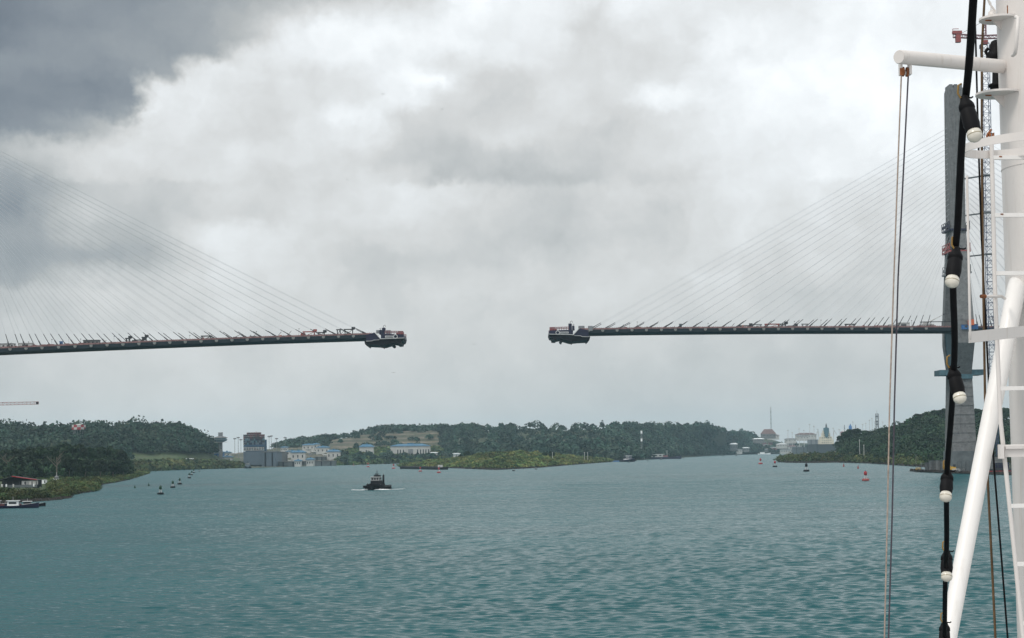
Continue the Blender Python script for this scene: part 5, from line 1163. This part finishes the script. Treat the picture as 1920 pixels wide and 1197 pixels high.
# ---------------- riverside hut on the left bank
def hut():
    D = 815; p = P(44, 915, D); k = D / F; t = empty('boat_shed', p, 'open dark shed with red edged gable roof on the near left bank', 'shed')
    MB().add([(-46 * k, -4, 12.5 * k), (-17 * k, -4, 21.5 * k), (29 * k, -4, 14.5 * k), (29 * k, 6, 14.5 * k), (-17 * k, 6, 21.5 * k), (-46 * k, 6, 12.5 * k)], [(0, 1, 4, 5), (1, 2, 3, 4)]).build('roof', M_STUB, t)
    MB().tube([(-17 * k, -4.1, 21.8 * k), (29.5 * k, -4.1, 14.8 * k)], .22, 4).build('red_fascia', M_RED, t); MB().tube([(-17 * k, -4.1, 21.8 * k), (-46 * k, -4.1, 12.8 * k)], .12, 4).build('dark_fascia', M_STUB, t)
    for x in (-40, -28, -16, -4, 8, 20, 28): MB().box((x * k, -3.6, 6 * k), (.3, .3, 12 * k)).build('post', M_STUB, t)
    MB().loft([[Vector((x * k, y, z * k)) for x, z in ((-46, -2), (29, -2), (29, 14.1), (-17, 21), (-46, 12.2))] for y in (4.6, 5.0)]).build('back_wall', M_STUB, t)
    MB().box((6 * k, -1, 9.5 * k), (13 * k, 3, 7 * k)).build('store_room', M_PALE, t); MB().box((21 * k, -2, 9.5 * k), (14 * k, 3, 7.5 * k)).build('lean_to', M_BWALL, t)
    MB().box((6 * k, -2.55, 9 * k), (2.5 * k, .1, 4 * k)).build('door', M_WIN, t); MB().box((0, -3.9, 3.2 * k), (60 * k, .2, 1.2)).build('low_wall', M_CONCD, t)
    for i, (x, w, m, lab) in enumerate([(-33, 3.4, M_PALE, 'white drum, leftmost in front of the dark shed'), (-25, 2.6, M_FOAM, 'white box in front of the dark shed left of its middle'), (-12, 2.6, M_PALE, 'pale barrel under the shed roof ridge'), (26, 2.4, M_FOAM, 'white crate at the right end of the shed')]):
        e = empty('drum', (p.x + x * k, p.y - 6, p.z + 2.5 * k), lab, 'drum'); MB().lathe([(w * k * .5, 0), (w * k * .55, .1), (w * k * .55, 1.1), (w * k * .45, 1.25)], n=12).build('body', m, e); MB().lathe([(w * k * .4, 1.25), (w * k * .4, 1.35)], n=12).build('lid', M_CONCD, e)
    e = empty('container_cabin', P(81, 906, 850), 'white container cabin right of the red-edged roof', 'cabin'); MB().box((0, 0, .6), (3.3, 2.4, 1.9)).build('wall', M_FOAM, e); MB().box((0, 0, 1.6), (3.5, 2.6, .15)).build('roof', M_BWALL, e); MB().box((1.1, -1.22, .6), (.7, .06, 1.4)).build('door', M_CONCD, e)
    e = empty('shrine', P(105.5, 903, 880), 'small blue-grey domed tank on a white plinth', 'monument'); MB().box((0, 0, .6), (2.9, 2.2, 1.6)).build('plinth', M_FOAM, e); MB().sphere((0.2, 0, 2.1), 1.05, 12, (1.1, 1, .85)).build('dome', M_STEEL, e); MB().tube([(.2, 0, 2.8), (.2, 0, 4.6)], .1, 6).build('finial', M_PALE, e)
hut()
def pole_thing(px, yt, yb, D, label):
    p = P(px, yb, D); t = empty('utility_pole', p, label, 'pole'); h = (yb - yt) / F * D; MB().tube([(0, 0, -1), (0, 0, h)], .22, 6).build('pole', M_PALE, t); MB().box((0, 0, h * .93), (1.6, .2, .2)).build('crossarm', M_PALE, t)
for a in [(1612, 824, 850, 1560, 'pale utility pole among the right bank bushes, left one'), (1620, 834, 852, 1540, 'shorter pale utility pole right of its twin on the right bank'), (1036, 848, 858, 1820, 'pale utility pole on the spit behind the bushes'), (1096, 848, 861, 2000, 'first of two poles near the end of the spit'), (1102, 848, 861, 2040, 'second of two poles near the end of the spit'),
          (861, 832, 850, 2600, 'white post in front of the forest right of the long hall')]: pole_thing(*a)

# ---------------- birds
def bird(px, py, D, label, span=1.5, up=.3):
    p = P(px, py, D); t = empty('bird', p, label, 'bird', 'birds in the sky')
    m = MB(); m.tube([(0, -.45, 0), (0, -.25, .03), (0, .1, .02), (0, .45, 0)], [.03, .11, .13, .04], 8)
    for s in (-1, 1): m.loft([[Vector((s * x, -.12 + y, z)), Vector((s * x, .22 + y * .6, z)), Vector((s * x, .05 + y, z + .04))] for x, y, z in ((.05, 0, .02), (span * .28, -.05, up), (span * .6, .12, up * .4))])
    m.build('body', M_BLACK, t); t.scale = (.55, .55, .55)
for a in [(718, 177, 500, 'dark bird high between the two bridge arms, upper left one', 1.7), (829, 205, 480, 'small dark bird right of the highest one', 1.0, .1), (889, 646, 450, 'dark bird in the gap between the bridge tips', 1.7, .15), (738, 699, 430, 'dark bird gliding below the left bridge tip', 1.7, .1), (651, 337, 600, 'faintest bird above the left cables', 1.3)]: bird(*a)

# ================================================================== FOREGROUND: ship's mast and rigging
def mast():
    base = P(2010, 1300, 10.0); t = empty('ship_mast', base, 'white painted steel mast with boom, brace and ladder at the right edge', 'mast')
    k = 10 / F
    a, b = P(1962, -120, 10.0), P(2012, 1320, 10.0)
    def at(y): f = (y + 120) / 1440; return a.lerp(b, f)
    R = 96 * k; n = 24
    m = MB(); m.tube([at(y) for y in np.linspace(-120, 1320, 16)], R, 40)
    for y in (318, 552): q = at(y); d = (b - a).normalized(); m.tube([q - d * .004, q + d * .004], R + .003, 40)
    for y in (700,): q = at(y)
    wb(m, 'mast_pole', M_WHITE, t)
    # boom
    e0, e1 = P(1686, 107, 9.25), P(1890, 126, 10.0); e1 = e1 + (e1 - e0) * .12; d = (e1 - e0).normalized()
    m = MB(); m.tube([e0, e0 + d * .004, e1 - d * .12, e1 - d * .05, e1], [.0355, .038, .040, .047, .056], 28); wb(m, 'boom', M_WHITE, t)
    m = MB(); m.tube([e0 - d * .004, e0 - d * .001], .0345, 28); wb(m, 'end_cap', M_WHITE, t)
    c = P(1696, 130, 9.35); bl = MB()
    bl.box((c.x - .022, c.y, c.z + .005), (.012, .05, .075)); bl.box((c.x + .028, c.y, c.z + .008), (.014, .05, .08)); bl.tube([(c.x - .026, c.y, c.z - .022), (c.x + .034, c.y, c.z - .022)], .012, 10)
    pb = wb(bl, 'pulley_block', M_WHITE, t)
    s = MB(); s.tube([(c.x - .014, c.y, c.z - .014), (c.x - .004, c.y, c.z - .014)], .027, 16); s.tube([(c.x + .008, c.y, c.z - .016), (c.x + .018, c.y, c.z - .016)], .027, 16); s.box((c.x - .02, c.y - .027, c.z - .02), (.024, .004, .04)); wb(s, 'sheave', M_RUST, pb)
    # lower diagonal brace
    m = MB(); m.tube([P(1768, 1250, 9.2), P(1794, 1110, 9.35), P(1846, 840, 9.6), P(1884, 650, 9.75), P(1905, 545, 9.8), P(1909, 530, 9.98), P(1912, 518, 10.2)], [.046, .0475, .0485, .0520, .0535, .0535, .0535], 32)
    wb(m, 'brace', M_WHITEBR, t)
    # handhold
    m = MB(); m.tube([P(1905, 32, 9.66), P(1909, 34, 9.58), P(1907, 60, 9.58), P(1905, 90, 9.58), P(1903, 101, 9.62), P(1899, 104, 9.68)], .0115, 10); wb(m, 'handhold', M_WHITE, t)
    # lamp shelves and lamps
    for y, yy, w in ((38, 9.85, 36), (178, 9.85, 42)):
        c = P(1872, y, 9.95); m = MB(); rr = w * k * 1.05
        m.loft([[Vector((c.x + rr * math.cos(u), c.y - .02 + rr * .95 * math.sin(u), c.z + z)) for u in np.linspace(math.pi * .4, math.pi * 1.75, 18)] + [Vector((c.x + .12, c.y - .03, c.z + z))] for z in (-.006, .006)])
        m.loft([[c + Vector((-.03, .01, -.006)), c + Vector((.05, .01, -.006)), c + Vector((.05, .01, -.09)), c + Vector((.03, .01, -.07))], [c + Vector((-.03, .02, -.006)), c + Vector((.05, .02, -.006)), c + Vector((.05, .02, -.09)), c + Vector((.03, .02, -.07))]])
        sh = wb(m, 'lamp_shelf', M_WHITE, t)
        m = MB(); m.tube([c + Vector((-.085, -.03, -.008)), c + Vector((-.05, -.03, -.010))], .0045, 8); wb(m, 'rust_patch', M_RUST, sh)
    m = MB(); c = P(1870, 168, 10.2); m.lathe([(.040, 0), (.040, .012), (.052, .016), (.052, .03), (.030, .04), (.026, .13)], c, 14)
    m.lathe([(.030, .13), (.055, .165), (.066, .185), (.060, .215), (.044, .235), (.040, .27), (.030, .29), (.012, .30)], c, 14)
    m.tube([c + Vector((-.05, 0, .20)), c + Vector((-.066, 0, .23)), c + Vector((-.05, 0, .25))], .010, 8); lp = wb(m, 'navigation_lamp', M_BLACKRUB, t)
    m = MB(); c = P(1860, 30, 9.9); m.lathe([(.024, 0), (.022, .02), (.008, .035)], c, 14); wb(m, 'lamp_base', M_WHITE, t)
    m = MB(); m.tube([P(1850, -6, 9.9), P(1856, 8, 9.9), P(1867, 22, 9.9)], .006, 6); m.tube([P(1849, -6, 9.85), P(1858, 6, 9.85), P(1858, 22, 9.85)], .003, 6); wb(m, 'stay_bracket', M_WHITE, t)
    # ladder
    rail = [P(1859, 262, 9.45), P(1863, 400, 9.45), P(1868, 560, 9.45), P(1873, 700, 9.45), P(1883, 830, 9.45), P(1890, 900, 9.45), P(1897, 1000, 9.45), P(1911, 1130, 9.45), P(1921, 1230, 9.45)]
    rail = [P(1859, 262, 9.45), P(1866, 560, 9.45), P(1876, 790, 9.45), P(1888, 900, 9.45), P(1912, 1135, 9.45), P(1922, 1230, 9.45)]
    m = MB(); m.tube(rail, .0125, 10); wb(m, 'ladder_rail', M_WHITE, t)
    m = MB(); m.tube([p + Vector((.34, .05, 0)) for p in rail], .0125, 10); wb(m, 'ladder_rail', M_WHITE, t)
    ry = [295, 403, 512, 728, 837, 948, 1057, 1168]
    for i, y in enumerate(ry):
        x = float(np.interp(y, [262, 560, 790, 900, 1135, 1230], [1859, 1866, 1876, 1888, 1912, 1922])); p = P(x + 2, y + 1, 9.45)
        m = MB(); q = p + Vector((.34, .05, .004)); m.loft([[p + Vector((0, a_, b_)) for a_, b_ in ((-.011, -.011), (.011, -.011), (.011, .011), (-.011, .011))], [q + Vector((0, a_, b_)) for a_, b_ in ((-.011, -.011), (.011, -.011), (.011, .011), (-.011, .011))]]); rg = wb(m, 'rung', M_WHITEBR, t)
        if i in (0, 1): m = MB(); z = p.lerp(q, .12); m.box((z.x, z.y - .0112, z.z + .004), (.016, .003, .007)); wb(m, 'rust_patch', M_RUST, rg)
    # safety hoops
    def hoop(cx, cy, D, r, h, squash=1.0):
        c = P(cx, cy, D); m = MB(); N = 48
        inn = [Vector((c.x + r * math.cos(u), c.y + r * squash * math.sin(u), c.z)) for u in np.linspace(0, 2 * math.pi, N, endpoint=False)]
        out = [Vector((c.x + (r + .007) * math.cos(u), c.y + (r + .007) * squash * math.sin(u), c.z)) for u in np.linspace(0, 2 * math.pi, N, endpoint=False)]
        vs = []; fs = []
        for L in (inn, out):
            for z in (-h / 2, h / 2): vs += [v + Vector((0, 0, z + .06 * (v.x - c.x))) for v in L]
        for j in range(N):
            k2 = (j + 1) % N
            fs += [(j, k2, N + k2, N + j), (2 * N + j, 3 * N + j, 3 * N + k2, 2 * N + k2), (N + j, N + k2, 3 * N + k2, 3 * N + j), (j, 2 * N + j, 2 * N + k2, k2)]
        m.add(vs, fs, False); return wb(m, 'safety_hoop', M_WHITE, t)
    hoop(1905, 272, 9.2, .275, .045, 1.0)
    m = MB(); m.tube([P(1813, 330, 8.95), P(1817, 520, 8.95), P(1819, 628, 8.95), P(1820.5, 636, 8.97)], .0068, 8); wb(m, 'cage_bar', M_WHITE, t)
    m = MB()
    p, q = P(1817, 633, 9.0), P(1935, 620, 9.5)
    for a_, b_ in ((p, q),): m.loft([[a_ + Vector((0, x_, z_)) for x_, z_ in ((-.012, -.030), (.012, -.030), (.012, .030), (-.012, .030))], [b_ + Vector((0, x_, z_)) for x_, z_ in ((-.012, -.030), (.012, -.030), (.012, .030), (-.012, .030))]])
    wb(m, 'cage_frame', M_WHITE, t)
    m = MB(); p = P(1877, 847, 9.42); m.box((p.x, p.y, p.z), (.022, .05, .078)); q = P(1925, 845, 9.5); m.box(((p.x + q.x) / 2 + .04, p.y + .03, p.z), (.20, .05, .062)); m.box(((p.x + q.x) / 2 + .04, p.y - .005, p.z + .022), (.20, .012, .016)); wb(m, 'ladder_bracket', M_WHITE, t)
    m = MB(); m.tube([P(1839, 556, 9.35), P(1862, 556, 9.4), P(1878, 556, 9.5), P(1884, 560, 9.7)], .0085, 8); wb(m, 'fairlead_bar', M_WHITE, t)
    m = MB(); m.tube([P(1839, 556, 9.345), P(1848, 556, 9.36)], .0105, 8); wb(m, 'rust_patch', M_RUST, t)
    m = MB(); m.tube([P(1850, 259, 9.3), P(1852, 252, 9.3), P(1859, 243, 9.3)], .006, 6); m.tube([P(1856, 262, 9.3), P(1856, 250, 9.3), P(1862, 250, 9.3), P(1862, 262, 9.3)], .008, 6); wb(m, 'shackle', M_RUST, t)
    for y in (18,): m = MB(); q = P(1889, y, 9.69); m.box(q, (.0035, .01, .045)); wb(m, 'rust_streak', M_RUST, t)
    return t
mast()
def rope(name, pts, r, m, label, cat='rope', group=None):
    c = MB(); w = [P(x, y, d) for x, y, d in pts]; 
    dense = []
    for i in range(len(w) - 1):
        for k_ in range(4): dense.append(w[i].lerp(w[i + 1], k_ / 4))
    dense.append(w[-1]); o0 = dense[0].copy(); c.tube([p - o0 for p in dense], r, 8); o = c.build(name, m); o.location = o0; return tag(o, label, cat, group)
rope('halyard', [(1690, 142, 9.33), (1684, 300, 9.3), (1676, 520, 9.25), (1668, 760, 9.2), (1664, 960, 9.15), (1657.5, 1230, 9.1)], .0042, M_ROPE, 'left of two thin ropes hanging from the rusty pulley block')
rope('halyard', [(1703, 142, 9.36), (1695, 300, 9.33), (1684, 520, 9.28), (1677, 760, 9.22), (1673, 960, 9.16), (1665, 1230, 9.1)], .0045, M_ROPED, 'right and darker of two thin ropes hanging from the rusty pulley block')
rope('signal_line', [(1847, -20, 10.6), (1841, 90, 10.6), (1841, 300, 10.6), (1844, 560, 10.6), (1847, 745, 10.6), (1852, 900, 10.6), (1860, 1060, 10.6), (1868, 1230, 10.6)], .0078, M_BROWNROPE, 'thicker brown line running down beside the ladder')
rope('signal_line', [(1826, -20, 10.6), (1829, 60, 10.6), (1834, 250, 10.6), (1840, 440, 10.6), (1848, 600, 10.6), (1854, 720, 10.6), (1865, 890, 10.6), (1878, 1050, 10.6), (1892, 1230, 10.6)], .0062, M_BLACKRUB, 'thin black line crossing behind the white brace')
def string_light():
    pts = [(1829, -60, 5.2), (1825, 0, 5.3), (1817, 120, 5.5), (1806, 230, 5.7), (1800, 330, 5.85), (1795, 430, 6.0), (1787, 520, 6.15), (1790, 640, 6.35), (1786, 740, 6.6), (1782, 800, 6.75), (1775, 900, 7.0), (1775, 1020, 7.4), (1772, 1110, 7.7), (1771, 1250, 8.3)]
    t = empty('string_light', P(*pts[0]), 'black festoon cable with white bulbs hanging down at the right', 'string light')
    w = [P(*p) for p in pts]; dense = []
    for i in range(len(w) - 1):
        p0 = w[max(0, i - 1)]; p1 = w[i]; p2 = w[i + 1]; p3 = w[min(len(w) - 1, i + 2)]
        for k_ in range(6):
            u = k_ / 6; dense.append(.5 * ((2 * p1) + (p2 - p0) * u + (2 * p0 - 5 * p1 + 4 * p2 - p3) * u * u + (3 * p1 - p0 - 3 * p2 + p3) * u ** 3))
    dense.append(w[-1]); rad = list(np.interp([p.y for p in dense], [5.2, 6, 7, 8.3], [.0130, .0125, .0112, .0105]))
    m = MB(); m.tube(dense, rad, 12); wb(m, 'cable', M_BLACKRUB, t)
    for (bx, by, sx, sy, D) in [(1828, 256, 1811, 196, 5.6), (1785, 530, 1792, 478, 6.05), (1800, 748, 1788, 700, 6.5), (1773, 933, 1776, 893, 7.0), (1775, 1083, 1775, 1043, 7.6), (1771, 1222, 1771, 1176, 8.1)]:
        top, bot = P(sx, sy, D - .02), P(bx, by, D - .06); d = (bot - top).normalized(); L = (bot - top).length; s = 1.0
        m = MB(); q = top
        m.tube([q - d * .030, q - d * .012, q + d * .004, q + d * .018, q + d * .020, q + d * .026, q + d * (L - .045), q + d * (L - .022)], [.011, .017, .0255, .0265, .023, .025, .0275, .024], 18)
        sk = wb(m, 'socket', M_BLACKRUB, t)
        m = MB(); c = q + d * (L - .004); R = .0245; rings = []
        m.tube([c - d * .020, c - d * .012, c - d * .003, c + d * .006, c + d * .014, c + d * .020, c + d * .0235], [.019, .0235, .0248, .0245, .021, .013, .003], 20); wb(m, 'bulb', M_BULB, sk)
        m = MB(); m.tube([c - d * .0015, c + d * .0015], .0253, 20); wb(m, 'bulb_rim', mat('bulb_base', (0.30, 0.26, 0.18), .5, scale=20), sk)
        m = MB(); a_ = q - d * .035; m.tube([a_ + Vector((-.012, -.012, -.012)), a_ + Vector((-.021, -.012, .004)), a_ + Vector((-.019, -.012, .03)), a_ + Vector((-.008, -.012, .036))], .0035, 6); wb(m, 'hook', mat('brass_hook', (0.22, 0.13, 0.03), .45, scale=20), sk)
        m = MB(); m.tube([a_ + Vector((0, -.014, -.01)), a_ + Vector((.022, -.014, -.012)), a_ + Vector((.028, -.014, -.008))], .0032, 6); wb(m, 'cable_tie', M_BLACKRUB, sk)
string_light()

# ================================================================== AIR
def haze():
    m = bpy.data.materials.new('haze_air'); m.use_nodes = True; g = NT(m.node_tree); g.n.clear(); out = g.new('ShaderNodeOutputMaterial')
    v = g.new('ShaderNodeVolumePrincipled'); v.inputs['Color'].default_value = (0.64, 0.88, 1.0, 1); v.inputs['Density'].default_value = 0.00005; v.inputs['Anisotropy'].default_value = 0.2
    g.l.new(v.outputs[0], out.inputs['Volume'])
    b = MB(); b.box((0, 6000, 124.5), (18400, 12400, 253)); o = b.build('haze', m); tag(o, kind='stuff')
haze()
